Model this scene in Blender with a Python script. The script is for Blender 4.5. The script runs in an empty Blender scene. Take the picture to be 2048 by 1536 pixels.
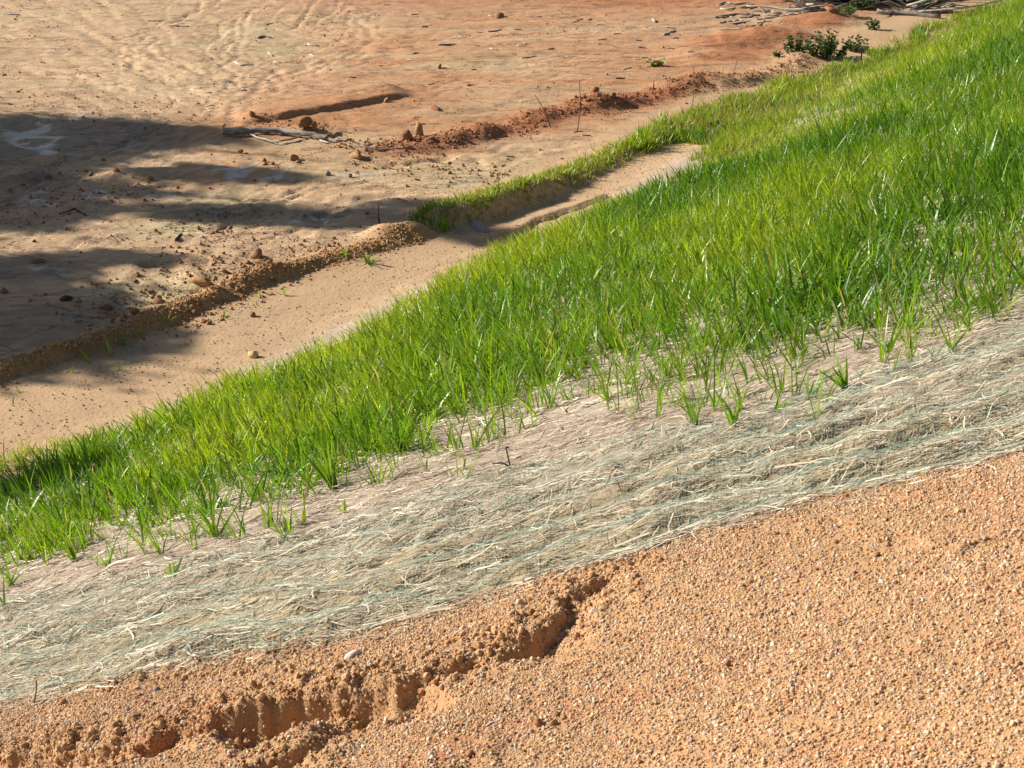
import bpy, math, random
import numpy as np
from mathutils import Vector

# ------------------------------------------------------------------ camera, sky, sun, exposure
scene = bpy.context.scene
col = scene.collection
rng = np.random.default_rng(7)
random.seed(7)

PITCH = math.radians(24.0)
TANH = 0.325                       # tan of half the horizontal field of view
CAM = np.array([0.0, 0.0, 5.0])    # eye: 1.74 m above the bank the photographer stands on
cam_data = bpy.data.cameras.new('camera')
cam_data.sensor_width = 36.0
cam_data.lens = 36.0 / (2 * TANH)
cam_data.clip_end = 2000.0
cam = bpy.data.objects.new('camera', cam_data)
cam.location = CAM
cam.rotation_euler = (math.pi / 2 - PITCH, 0, 0)
col.objects.link(cam)
scene.camera = cam

SUN_EL = math.radians(28.0)
SUN_AZ = math.radians(-16.0)       # heading in which the shadows fall, from +X
world = bpy.data.worlds.new('World')
scene.world = world
world.use_nodes = True
wn = world.node_tree.nodes
sky = wn.new('ShaderNodeTexSky')
sky.sky_type = 'NISHITA'
sky.sun_disc = False
sky.sun_elevation = SUN_EL
TO_SUN = np.array([-math.cos(SUN_EL) * math.cos(SUN_AZ), -math.cos(SUN_EL) * math.sin(SUN_AZ), math.sin(SUN_EL)])
sky.sun_rotation = math.atan2(TO_SUN[0], TO_SUN[1])
sky.air_density = 1.0
sky.dust_density = 1.0
wn['Background'].inputs['Strength'].default_value = 0.052
world.node_tree.links.new(sky.outputs[0], wn['Background'].inputs['Color'])

sun_data = bpy.data.lights.new('sun', 'SUN')
sun_data.energy = 5.0
sun_data.angle = math.radians(0.55)
sun_data.color = (1.0, 0.93, 0.82)
sun = bpy.data.objects.new('sun', sun_data)
sun.rotation_euler = Vector(TO_SUN).to_track_quat('Z', 'Y').to_euler()
sun.location = Vector(TO_SUN) * 60
col.objects.link(sun)

scene.view_settings.view_transform = 'Standard'
scene.view_settings.look = 'None'
scene.view_settings.exposure = 0.74
scene.view_settings.gamma = 1.0
scene.cycles.max_bounces = 6
scene.cycles.diffuse_bounces = 3
scene.cycles.glossy_bounces = 2
scene.cycles.transmission_bounces = 3

# ------------------------------------------------------------------ survey: photograph pixel -> point on the ground
FW = np.array([0, math.cos(PITCH), -math.sin(PITCH)])
UPV = np.array([0, math.sin(PITCH), math.cos(PITCH)])
SLOPE = 0.40
NRM = np.array([0.83, -0.5578])     # uphill heading of the embankment
U0 = 8.15
CREST = 9.8


def G(x, y):
    k = FW + (x - 1024) / 1024 * TANH * np.array([1, 0, 0]) + (768 - y) / 1024 * TANH * UPV
    t = CAM[2] / -k[2]
    p = CAM + t * k
    if p[:2] @ NRM + U0 > 0:
        t = (SLOPE * U0 - CAM[2]) / (k[2] - SLOPE * (k[:2] @ NRM))
        p = CAM + t * k
    return p


def GL(pts):
    return np.array([G(*p)[:2] for p in pts])


def ppm(p):                          # photograph pixels per metre at a point
    return 1024 / TANH / ((np.asarray(p) - CAM) @ FW)


# ------------------------------------------------------------------ numpy noise
_perm = np.random.default_rng(3).random(65536)


def _h(ix, iy, seed):
    n = (ix.astype(np.int64) * 73856093) ^ (iy.astype(np.int64) * 19349663) ^ (seed * 83492791)
    n = (n ^ (n >> 13)) * 1274126177
    return _perm[(n ^ (n >> 16)) & 65535]


def vnoise(x, y, seed=0):
    ix = np.floor(x); iy = np.floor(y)
    fx = x - ix; fy = y - iy
    fx = fx * fx * fx * (fx * (fx * 6 - 15) + 10); fy = fy * fy * fy * (fy * (fy * 6 - 15) + 10)
    a = _h(ix, iy, seed); b = _h(ix + 1, iy, seed); c = _h(ix, iy + 1, seed); d = _h(ix + 1, iy + 1, seed)
    return (a + (b - a) * fx + (c - a) * fy + (a - b - c + d) * fx * fy) * 2 - 1


def fbm(x, y, octv=4, seed=0, gain=0.5):
    s = 0.0; a = 1.0; tot = 0.0
    for i in range(octv):
        c, sn = math.cos(0.6 * i), math.sin(0.6 * i)
        s = s + a * vnoise((x * c - y * sn) * 2 ** i + 17.3 * i, (x * sn + y * c) * 2 ** i - 9.1 * i, seed + i)
        tot += a; a *= gain
    return s / tot


def sstep(a, b, x):
    t = np.clip((x - a) / (b - a), 0, 1)
    return t * t * (3 - 2 * t)


def polydist(x, y, P):
    """signed distance (positive on the right-hand side of the travel direction) and running parameter 0..1"""
    P = np.asarray(P)
    L = np.hypot(*(P[1:] - P[:-1]).T); acc = np.concatenate([[0], np.cumsum(L)]); tot = acc[-1]
    best = np.full(np.shape(x), 1e9); par = np.zeros(np.shape(x)); sg = np.ones(np.shape(x))
    for i in range(len(P) - 1):
        a = P[i]; d = (P[i + 1] - a) / L[i]
        t = np.clip((x - a[0]) * d[0] + (y - a[1]) * d[1], 0, L[i])
        ex = x - a[0] - t * d[0]; ey = y - a[1] - t * d[1]
        dd = np.hypot(ex, ey); m = dd < best
        best = np.where(m, dd, best); par = np.where(m, (acc[i] + t) / tot, par)
        sg = np.where(m, np.sign(ex * d[1] - ey * d[0] + 1e-12), sg)
    return best * sg, par


def neardist(x, y, P, margin=1.6):
    """polydist, but only worked out within margin of the line (1e9 elsewhere)"""
    P = np.asarray(P)
    m = (x > P[:, 0].min() - margin) & (x < P[:, 0].max() + margin) & (y > P[:, 1].min() - margin) & (y < P[:, 1].max() + margin)
    d = np.full(np.shape(x), -1e9); t = np.zeros(np.shape(x))
    if m.any():
        d[m], t[m] = polydist(x[m], y[m], P)
    return d, t


def inpoly(x, y, P):
    P = np.asarray(P); r = np.zeros(np.shape(x), bool); j = len(P) - 1
    for i in range(len(P)):
        xi, yi = P[i]; xj, yj = P[j]
        c = ((yi > y) != (yj > y)) & (x < (xj - xi) * (y - yi) / ((yj - yi) or 1e-9) + xi)
        r ^= c; j = i
    return r


# ------------------------------------------------------------------ lines of the place
BERM1 = GL([(-260, 850), (0, 757), (120, 715), (220, 682), (330, 640), (420, 605), (520, 567), (640, 530), (740, 500), (835, 478)])
BERM2 = GL([(800, 298), (880, 290), (940, 276), (1000, 262), (1070, 243), (1140, 224), (1200, 218), (1260, 205), (1350, 186), (1430, 172), (1490, 163), (1560, 142), (1620, 122)])
MOUND1 = GL([(470, 252), (560, 240), (640, 225), (720, 212), (770, 200), (840, 190)])
STRIP = GL([(830, 452), (930, 432), (1010, 408), (1080, 388), (1160, 352), (1240, 312), (1300, 286), (1380, 250), (1500, 195)])
TERRACE = GL([(925, 472), (985, 468), (1045, 452), (1070, 436), (1150, 415), (1215, 392), (1290, 378), (1410, 368)])
TERRACE2 = GL([(880, 448), (940, 440), (990, 425), (1060, 400), (1110, 382)])
GULLIES = [  # line, depths along it, width of the ramp back up
    (GL([(1275, 1112), (1225, 1140), (1185, 1166), (1130, 1192), (1085, 1240), (1050, 1268), (1000, 1292), (940, 1306), (880, 1326), (830, 1345), (795, 1366), (740, 1374), (660, 1384), (590, 1396), (520, 1414), (450, 1432), (400, 1450), (345, 1464), (295, 1492), (200, 1500), (90, 1506), (0, 1516), (-140, 1545)]),
     [.02, .04, .05, .05, .075, .095, .06, .085, .07, .05, .13, .15, .14, .14, .13, .12, .09, .10, .07, .08, .09, .09, .07], 0.20),
    (GL([(720, 1445), (640, 1470), (560, 1505), (470, 1545)]), [.03, .06, .07, .06], 0.15),
    (GL([(660, 1285), (560, 1312), (450, 1325), (330, 1345), (230, 1362)]), [.02, .045, .04, .045, .03], 0.06),
    (GL([(1925, 1062), (1890, 1082), (1860, 1092)]), [.03, .045, .03], 0.06),
    (GL([(1785, 1096), (1735, 1108)]), [.025, .025], 0.04),
    (GL([(1010, 1500), (950, 1512), (880, 1530), (840, 1545)]), [.015, .025, .025, .02], 0.08),
]
NET_LO = [(-420, 1505), (-200, 1455), (0, 1408), (130, 1383), (330, 1340), (480, 1318), (600, 1297), (700, 1270), (760, 1252), (900, 1215), (1000, 1178), (1100, 1145), (1240, 1118), (1400, 1062), (1600, 1006), (1800, 951), (2048, 884), (2300, 812), (2520, 745)]
NET_UP = [(-420, 1330), (-200, 1262), (0, 1216), (200, 1182), (400, 1129), (550, 1090), (700, 1050), (840, 985), (1000, 943), (1130, 915), (1200, 887), (1380, 855), (1480, 840), (1600, 790), (1720, 745), (1900, 690), (2048, 636), (2300, 560), (2520, 490)]
NLO = GL(NET_LO); NUP = GL(NET_UP)
GRASS_FRONT = [(-450, 1330), (-200, 1250), (0, 1160), (150, 1130), (300, 1090), (470, 1050), (600, 1000), (720, 960), (860, 915), (960, 860), (1060, 815), (1180, 770), (1330, 742), (1480, 745), (1580, 738), (1700, 720), (1800, 690), (1900, 655), (2048, 615), (2300, 545), (2600, 450)]
GFRONT = GL(GRASS_FRONT)
GRASS_BACK = [(-450, 1090), (-200, 985), (0, 935), (150, 905), (250, 872), (350, 835), (480, 770), (570, 745), (700, 680), (800, 625), (900, 560), (990, 505), (1080, 478), (1180, 430), (1300, 382), (1420, 335), (1500, 290), (1560, 240), (1650, 170), (1740, 120), (1860, 55), (2000, 5), (2150, -60), (2400, -140)]
GBACK = GL(GRASS_BACK)
BACK_EDGE_Y = lambda x: np.interp(x, GBACK[:, 0], GBACK[:, 1])


def _rills():
    r_ = np.random.default_rng(55); out = []
    main = [[(430, -40), (425, 20), (330, 55), (300, 75), (275, 95), (330, 130), (410, 150)], [(740, 20), (730, 60), (722, 90), (640, 130), (560, 150), (500, 190), (455, 240), (360, 285), (250, 318)],
            [(-20, 40), (60, 70), (150, 112), (240, 140), (330, 175), (420, 205), (470, 228)], [(-20, 120), (70, 140), (150, 165), (260, 192), (350, 212)], [(180, -10), (230, 40), (300, 100), (390, 140), (470, 165), (500, 185)],
            [(-30, -5), (80, 30), (180, 65), (290, 118), (400, 176), (450, 215)], [(70, -20), (140, 20), (210, 70), (260, 110), (300, 150)], [(520, 20), (470, 60), (450, 110), (462, 160), (470, 200)],
            [(640, 0), (600, 50), (640, 70), (720, 84)], [(620, 125), (560, 140), (490, 148)], [(330, 270), (250, 300), (150, 330), (60, 390)], [(420, 300), (340, 330), (250, 350), (120, 430), (-20, 480)],
            [(700, 365), (620, 380), (540, 405), (470, 420), (380, 440), (240, 455), (100, 500)], [(860, 370), (760, 355), (660, 372), (590, 400), (560, 440), (470, 460), (350, 470)], [(640, 420), (700, 400), (770, 392), (850, 400)], [(560, 480), (600, 470), (640, 440), (720, 425)], [(960, 330), (880, 320), (800, 330), (720, 345)], [(1120, 300), (1020, 290), (930, 305), (860, 320)],
            [(1400, 100), (1250, 110), (1080, 130), (950, 150)], [(1300, 60), (1100, 75), (920, 80), (800, 92)], [(1180, 150), (1050, 165), (900, 172), (830, 185)], [(1250, 30), (1050, 28), (880, 40)]]
    for m in main:
        for k in range(5):
            j = np.cumsum(r_.normal(0, 1, (len(m), 2)), 0) * [9, 3.0] + (r_.normal(0, 1, 2) * [34, 11] if k else 0)
            P = GL([(a + j[i, 0], b + j[i, 1]) for i, (a, b) in enumerate(m)])
            Q = [P[0]]                                 # meander between the surveyed points
            for a, b in zip(P[:-1], P[1:]):
                for f in (.33, .67):
                    Q.append(a + (b - a) * f + r_.normal(0, .10, 2))
                Q.append(b)
            out.append((np.array(Q), r_.uniform(.004, .011) * (1 if k else 1.3), r_.uniform(.018, .045) * (1 if k else 1.6)))
    return out


RILLS = _rills()


def softplus(u, w=0.12):
    return np.where(u > 20 * w, u, w * np.log1p(np.exp(np.clip(u / w, -50, 50))))


def base_height(x, y):
    u = x * NRM[0] + y * NRM[1] + U0
    z = SLOPE * softplus(u)
    return CREST * SLOPE - SLOPE * softplus(CREST - z / SLOPE, 0.4), u


CLOD_TRACKS = [GL([(330, 660), (420, 610), (490, 560), (545, 530)]), GL([(180, 670), (260, 640), (330, 570), (400, 500), (470, 420)])]
BELT = [((330, 520), (250, 640)), ((600, 470), (400, 610))]


RILLMASK = [None]


def height(x, y, fine=False):
    """ground level; fine adds the centimetre relief of the near slope"""
    z, u = base_height(x, y)
    fld = sstep(0.25, -0.35, u)                       # 1 on the flat
    near = sstep(36, 28, y) * sstep(-16, -11, x)
    # broad swells of the flat, and its flow-combed skin
    z = z + fld * 0.035 * fbm(x / 3.0, y / 3.0, 3, 11)
    wx = x + 0.5 * fbm(x / 1.5, y / 1.5, 2, 21); wy = y + 0.5 * fbm(x / 1.5, y / 1.5, 2, 31)
    left = sstep(-0.5, -3.0, x - (y - 18) * 0.1)
    a1 = math.radians(-52)
    p = wx * math.cos(a1) + wy * math.sin(a1); q = -wx * math.sin(a1) + wy * math.cos(a1)
    comb1 = fbm(p / 1.3, q / 0.22, 4, 41, 0.6)
    comb2 = fbm(wx / 1.6, wy / 0.34, 4, 51, 0.55)
    rid = 1 - np.abs(fbm(p / 2.0, q / 0.5, 3, 61)) * 2
    ditch = sstep(-1.5, -0.9, u) * fld
    rough = fld * (1 - 0.9 * ditch)
    sh1 = np.tanh(3.2 * comb1); sh2 = np.tanh(2.6 * comb2)
    z = z + rough * (left * (0.006 * sh1 + 0.005 * comb1 - 0.010 * sstep(0.8, 1.0, rid)) + (1 - left) * (0.011 * comb2 + 0.005 * sh2))
    z = z + rough * 0.008 * np.tanh(3.0 * fbm(x / 0.22, y / 0.12, 3, 71))
    RILLMASK[0] = np.zeros_like(x)
    if x.size > 100000 or True:
        for (P, dp, wd) in RILLS:
            d, t = neardist(x, y, P, 0.35)
            ad = np.abs(d)
            if (ad < 0.35).any():
                k = sstep(wd * 1.5, wd * 0.7, ad) * sstep(0, .08, t) * sstep(1, .9, t)
                z = z - rough * dp * k + rough * 0.35 * dp * np.exp(-((ad - wd * 1.8) / (wd * 0.6)) ** 2)
                RILLMASK[0] = np.maximum(RILLMASK[0], k)
    # churned, trodden ground in the lower left
    d1, t1 = neardist(x, y, CLOD_TRACKS[0]); d2, t2 = neardist(x, y, CLOD_TRACKS[1])
    ch = np.maximum(np.exp(-(d1 / 0.42) ** 2), 0.8 * np.exp(-(d2 / 0.45) ** 2)) * rough
    z = z + ch * (0.035 * fbm(x / 0.16, y / 0.16, 3, 81) + 0.03 * np.maximum(0, fbm(x / 0.3, y / 0.3, 2, 82)))
    for (pa, pb) in BELT:                              # tracks of a crawler: lugs across the run
        A_, B_ = G(*pa)[:2], G(*pb)[:2]
        dd, tt = neardist(x, y, [A_, B_]); L = np.hypot(*(B_ - A_))
        m = sstep(0.24, 0.2, np.abs(dd)) * sstep(0, .05, tt) * sstep(1, .95, tt) * rough
        wob = vnoise(x / 0.3, y / 0.3, 5)
        z = z + m * (0.034 * np.sin(tt * L / 0.12 * 2 * math.pi + wob * 1.5) * (0.6 + 0.4 * wob) - 0.012)
    # ridges thrown up along the toe
    d, t = neardist(x, y, BERM1)
    dn = d + 0.05 * fbm(x / 0.35, y / 0.35, 3, 91)
    prof = np.where(dn > 0, sstep(0.15, 0.0, dn), np.exp(-(dn / 0.16) ** 2))
    hgt = 0.11 * (0.75 + 0.35 * fbm(t * 22, t * 0 + 3, 2, 92)) * (0.55 + 0.45 * sstep(1.0, 0.55, t))
    z = z + prof * hgt + prof * 0.022 * fbm(x / 0.07, y / 0.07, 3, 93)
    d, t = neardist(x, y, BERM2)
    dn = d + 0.10 * fbm(x / 0.5, y / 0.5, 3, 94)
    prof = np.where(dn > 0, sstep(0.30, 0.0, dn), np.exp(-(dn / 0.42) ** 2))
    hgt = 0.085 * np.clip(0.75 + 0.9 * fbm(t * 13, t * 0 + 8, 2, 95), 0.15, 1.7)
    z = z + prof * hgt + prof * 0.028 * fbm(x / 0.11, y / 0.11, 3, 96)
    d, t = neardist(x, y, MOUND1)
    dn = d + 0.05 * fbm(x / 0.5, y / 0.5, 2, 97)
    z = z + 0.075 * np.where(dn > 0, sstep(0.10, 0.0, dn), np.exp(-(dn / 0.9) ** 2)) * sstep(0, .12, t) * sstep(1, .85, t)
    for (px, py, rr, hh) in MOUNDS:
        c = G(px, py)
        e = np.hypot((x - c[0]) / 1.5, y - c[1]) + 0.12 * rr * fbm(x / 0.3, y / 0.3, 3, 98)
        z = z + 0.7 * hh * sstep(rr, 0, e)
    # the small bank with the strip of grass, and the dried crusts broken below it
    d, t = neardist(x, y, STRIP)
    ends = sstep(0, 0.03, t)
    z = z + np.where(d > 0, sstep(0.24, 0.02, d), np.exp(-(d / 0.35) ** 2)) * (0.05 + 0.10 * sstep(0.42, 0.22, t)) * ends * sstep(0.9, 0.5, t)
    d, t = neardist(x, y, TERRACE)
    dn = d + 0.06 * fbm(x / 0.25, y / 0.25, 2, 101)
    z = z - 0.05 * np.where(dn > 0, sstep(-0.0, 0.035, dn) * sstep(0.6, 0.05, dn), 0) * sstep(0, .04, t) * sstep(1, .9, t)
    d, t = neardist(x, y, TERRACE2)
    dn = d + 0.05 * fbm(x / 0.25, y / 0.25, 2, 102)
    z = z - 0.045 * np.where(dn > 0, sstep(-0.0, 0.035, dn) * sstep(0.5, 0.05, dn), 0) * sstep(0, .04, t) * sstep(1, .9, t)
    z = z + ditch * 0.012 * fbm(x / 0.6, y / 0.6, 3, 103)
    # slope: swells, and rolls of soil along the netting
    slp = 1 - fld
    z = z + slp * 0.05 * fbm(x / 1.6, y / 1.6, 3, 111)
    dlo, _ = polydist(x, y, NLO)   # runs left to right: + is towards the camera
    mat = sstep(0.03, -0.08, dlo)
    rr = dlo + 0.10 * fbm(x / 0.9, y / 0.9, 2, 112)
    z = z + slp * mat * (0.020 * np.sin(rr / 0.27 * 2 * math.pi) * sstep(-1.6, -1.1, dlo) + 0.022 * fbm(x / 0.45, y / 0.16, 3, 113) + 0.016 * fbm(x / 0.16, y / 0.08, 2, 114) * sstep(0.9, -0.6, dlo))
    if fine:
        m = sstep(-0.05, 0.05, dlo) * slp             # bare gravelly part
        gl = np.zeros_like(x); near_g = np.zeros_like(x)
        for gi_, (P, deps, ramp) in enumerate(GULLIES):
            d, t = neardist(x, y, P, 0.8)              # run right to left, so the camera side is negative
            d = -d
            ac = np.concatenate([[0], np.cumsum(np.hypot(*(P[1:] - P[:-1]).T))])
            dep = 0.95 * np.interp(t * ac[-1], ac, deps)
            dn = d + 0.045 * fbm(x / 0.24, y / 0.24, 4, 121, 0.6) + 0.006 * vnoise(x / 0.022, y / 0.022, 122)
            e = sstep(0, .02, t) * sstep(1, .97, t)
            var = 0.9 + 0.25 * vnoise(t * 23, t * 0 + gi_ * 7.3, 123)
            wd = ramp * var * np.clip(dep / 0.09, 0.5, 1.5)
            cut = np.where(dn > 0, sstep(0.0, 0.040, dn) * sstep(wd * 1.3, wd * 0.25, dn), 0)
            gl = np.maximum(gl, dep * var * e * cut)
            near_g = np.maximum(near_g, e * np.exp(-(d / 0.20) ** 2) * np.clip(dep / 0.06, 0, 1))
            z = z + 0.025 * e * np.clip(dep / 0.1, 0, 1) * np.where(dn < 0, np.exp(-((dn + 0.10) / 0.10) ** 2), 0)   # swollen lip
        z = z - gl
        z = z + m * (0.012 * fbm(x / 0.22, y / 0.22, 3, 131) + 0.0045 * fbm(x / 0.05, y / 0.05, 3, 132, 0.7))
        z = z + near_g * 0.014 * fbm(x / 0.045, y / 0.045, 3, 135, 0.7)
        lump = np.maximum(0, fbm(x / 0.055, y / 0.055, 2, 133))
        z = z + (near_g * 1.5 + 0.2 * m) * 0.024 * lump
        z = z + (1 - m) * 0.006 * fbm(x / 0.04, y / 0.04, 2, 134)
    return z


MOUNDS = [(1480, 82, 0.7, 0.16), (1530, 68, 0.6, 0.14), (1575, 80, 0.55, 0.14), (1410, 92, 0.6, 0.08), (1620, 45, 0.7, 0.15),
          (1660, 40, 0.4, 0.08), (1700, 30, 0.5, 0.06), (1445, 118, 0.7, 0.07), (1185, 214, 0.38, 0.16), (1350, 172, 0.3, 0.12), (1395, 165, 0.35, 0.12), (1590, 118, 0.35, 0.12),
          (760, 186, 0.36, 0.08), (870, 225, 0.25, 0.05), (790, 470, 0.30, 0.12), (760, 478, 0.22, 0.09), (830, 468, 0.16, 0.09), (610, 262, 0.25, 0.10),
          (110, 320, 0.25, 0.10), (60, 350, 0.3, 0.10), (140, 415, 0.25, 0.08), (270, 350, 0.35, 0.09), (210, 360, 0.25, 0.07), (420, 345, 0.3, 0.06),
          (520, 420, 0.3, 0.08), (530, 555, 0.18, 0.08), (400, 565, 0.22, 0.08), (930, 448, 0.14, 0.05), (1040, 200, .5, .03), (900, 230, .6, .04), (1000, 180, .6, .04)]


# ------------------------------------------------------------------ mesh helpers
def mesh_np(name, V, quads=None, tris=None, smooth=False):
    V = np.asarray(V, np.float32)
    me = bpy.data.meshes.new(name)
    nq = 0 if quads is None else len(quads); nt = 0 if tris is None else len(tris)
    me.vertices.add(len(V)); me.vertices.foreach_set('co', V.ravel())
    me.loops.add(nq * 4 + nt * 3); me.polygons.add(nq + nt)
    li = []
    if nq: li.append(np.asarray(quads).ravel())
    if nt: li.append(np.asarray(tris).ravel())
    me.loops.foreach_set('vertex_index', np.concatenate(li).astype(np.int32))
    st = np.concatenate([np.arange(nq) * 4, nq * 4 + np.arange(nt) * 3]).astype(np.int32)
    me.polygons.foreach_set('loop_start', st)
    me.polygons.foreach_set('loop_total', np.concatenate([np.full(nq, 4), np.full(nt, 3)]).astype(np.int32))
    if smooth:
        me.polygons.foreach_set('use_smooth', np.ones(nq + nt, bool))
    me.update(calc_edges=True)
    return me


def set_col(me, c, name='Col'):
    a = me.attributes.new(name, 'FLOAT_COLOR', 'POINT')
    c = np.asarray(c, np.float32)
    if c.shape[1] == 3:
        c = np.concatenate([c, np.ones((len(c), 1), np.float32)], 1)
    a.data.foreach_set('color', c.ravel())


def link(name, me, mat=None, parent=None, label=None, cat=None, group=None, kind=None, loc=None):
    o = bpy.data.objects.new(name, me)
    col.objects.link(o)
    if mat is not None and me is not None and not me.materials:
        me.materials.append(mat)
    if parent is not None: o.parent = parent
    if loc is not None: o.location = loc
    if label: o['label'] = label
    if cat: o['category'] = cat
    if group: o['group'] = group
    if kind: o['kind'] = kind
    return o


def grid_faces(nx, ny):
    i = np.arange(nx - 1)[None, :] + np.arange(ny - 1)[:, None] * nx
    i = i.ravel()
    return np.stack([i, i + 1, i + nx + 1, i + nx], 1)


def compact(V, F, extra):
    used = np.unique(F); m = np.full(len(V), -1); m[used] = np.arange(len(used))
    return V[used], m[F], [e[used] for e in extra]


def tube(path, radii, sides=7, rough=0.0, seed=0, cap=True):
    """tapered limb along a path: returns verts, quads, tris"""
    path = np.asarray(path, float); n = len(path); r_ = np.random.default_rng(seed)
    V = []; up = np.array([0.13, 0.21, 0.97])
    for i in range(n):
        d = path[min(i + 1, n - 1)] - path[max(i - 1, 0)]; d /= np.linalg.norm(d) + 1e-9
        a = np.cross(d, up); 
        if np.linalg.norm(a) < 0.1: a = np.cross(d, [1, 0, 0.])
        a /= np.linalg.norm(a); b = np.cross(d, a)
        for k in range(sides):
            th = 2 * math.pi * k / sides
            rr = radii[i] * (1 + rough * r_.uniform(-1, 1))
            V.append(path[i] + rr * (math.cos(th) * a + math.sin(th) * b))
    Q = []; T = []
    for i in range(n - 1):
        for k in range(sides):
            k2 = (k + 1) % sides
            Q.append((i * sides + k, i * sides + k2, (i + 1) * sides + k2, (i + 1) * sides + k))
    if cap:
        c0 = len(V); V.append(path[0]); V.append(path[-1])
        for k in range(sides):
            k2 = (k + 1) % sides
            T.append((c0, k2, k)); T.append((c0 + 1, (n - 1) * sides + k, (n - 1) * sides + k2))
    return np.array(V), np.array(Q), np.array(T) if T else None


class Build:
    def __init__(s): s.V = []; s.Q = []; s.T = []; s.n = 0
    def add(s, V, Q=None, T=None):
        if Q is not None and len(Q): s.Q.append(np.asarray(Q) + s.n)
        if T is not None and len(T): s.T.append(np.asarray(T) + s.n)
        s.V.append(np.asarray(V)); s.n += len(V)
    def mesh(s, name, smooth=False):
        return mesh_np(name, np.concatenate(s.V), np.concatenate(s.Q) if s.Q else None, np.concatenate(s.T) if s.T else None, smooth)


# ------------------------------------------------------------------ materials
def newmat(name):
    m = bpy.data.materials.new(name); m.use_nodes = True
    nt = m.node_tree
    return m, nt, nt.nodes, nt.links, nt.nodes['Principled BSDF']


def mixc(nt, a, b, fac, mode='MIX'):
    n = nt.nodes.new('ShaderNodeMix'); n.data_type = 'RGBA'; n.blend_type = mode
    for sock, v in ((n.inputs[0], fac), (n.inputs[6], a), (n.inputs[7], b)):
        if isinstance(v, (int, float)): sock.default_value = v
        elif isinstance(v, tuple): sock.default_value = v if len(v) == 4 else (*v, 1)
        else: nt.links.new(v, sock)
    return n.outputs[2]


def noise(nt, vec, scale, detail=4, rough=0.55, dist=0.0):
    n = nt.nodes.new('ShaderNodeTexNoise'); n.inputs['Scale'].default_value = scale
    n.inputs['Detail'].default_value = detail; n.inputs['Roughness'].default_value = rough
    n.inputs['Distortion'].default_value = dist
    nt.links.new(vec, n.inputs['Vector'])
    return n.outputs['Fac']


def ramp(nt, fac, stops):
    n = nt.nodes.new('ShaderNodeValToRGB'); e = n.color_ramp.elements
    while len(e) < len(stops): e.new(0.5)
    for el, (p, c) in zip(e, stops):
        el.position = p; el.color = (c, c, c, 1) if isinstance(c, (int, float)) else (*c, 1)
    nt.links.new(fac, n.inputs[0])
    return n.outputs[0]


def attr(nt, name, kind='GEOMETRY'):
    n = nt.nodes.new('ShaderNodeAttribute'); n.attribute_name = name; n.attribute_type = kind
    return n


def texco(nt, which='Object'):
    return nt.nodes.new('ShaderNodeTexCoord').outputs[which]


def mapping(nt, vec, scale=(1, 1, 1), rot=(0, 0, 0)):
    n = nt.nodes.new('ShaderNodeMapping'); n.inputs['Scale'].default_value = scale; n.inputs['Rotation'].default_value = rot
    nt.links.new(vec, n.inputs['Vector'])
    return n.outputs[0]


def bump(nt, h, strength, dist, normal=None):
    n = nt.nodes.new('ShaderNodeBump'); n.inputs['Strength'].default_value = strength; n.inputs['Distance'].default_value = dist
    nt.links.new(h, n.inputs['Height'])
    if normal is not None: nt.links.new(normal, n.inputs['Normal'])
    return n.outputs[0]


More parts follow.
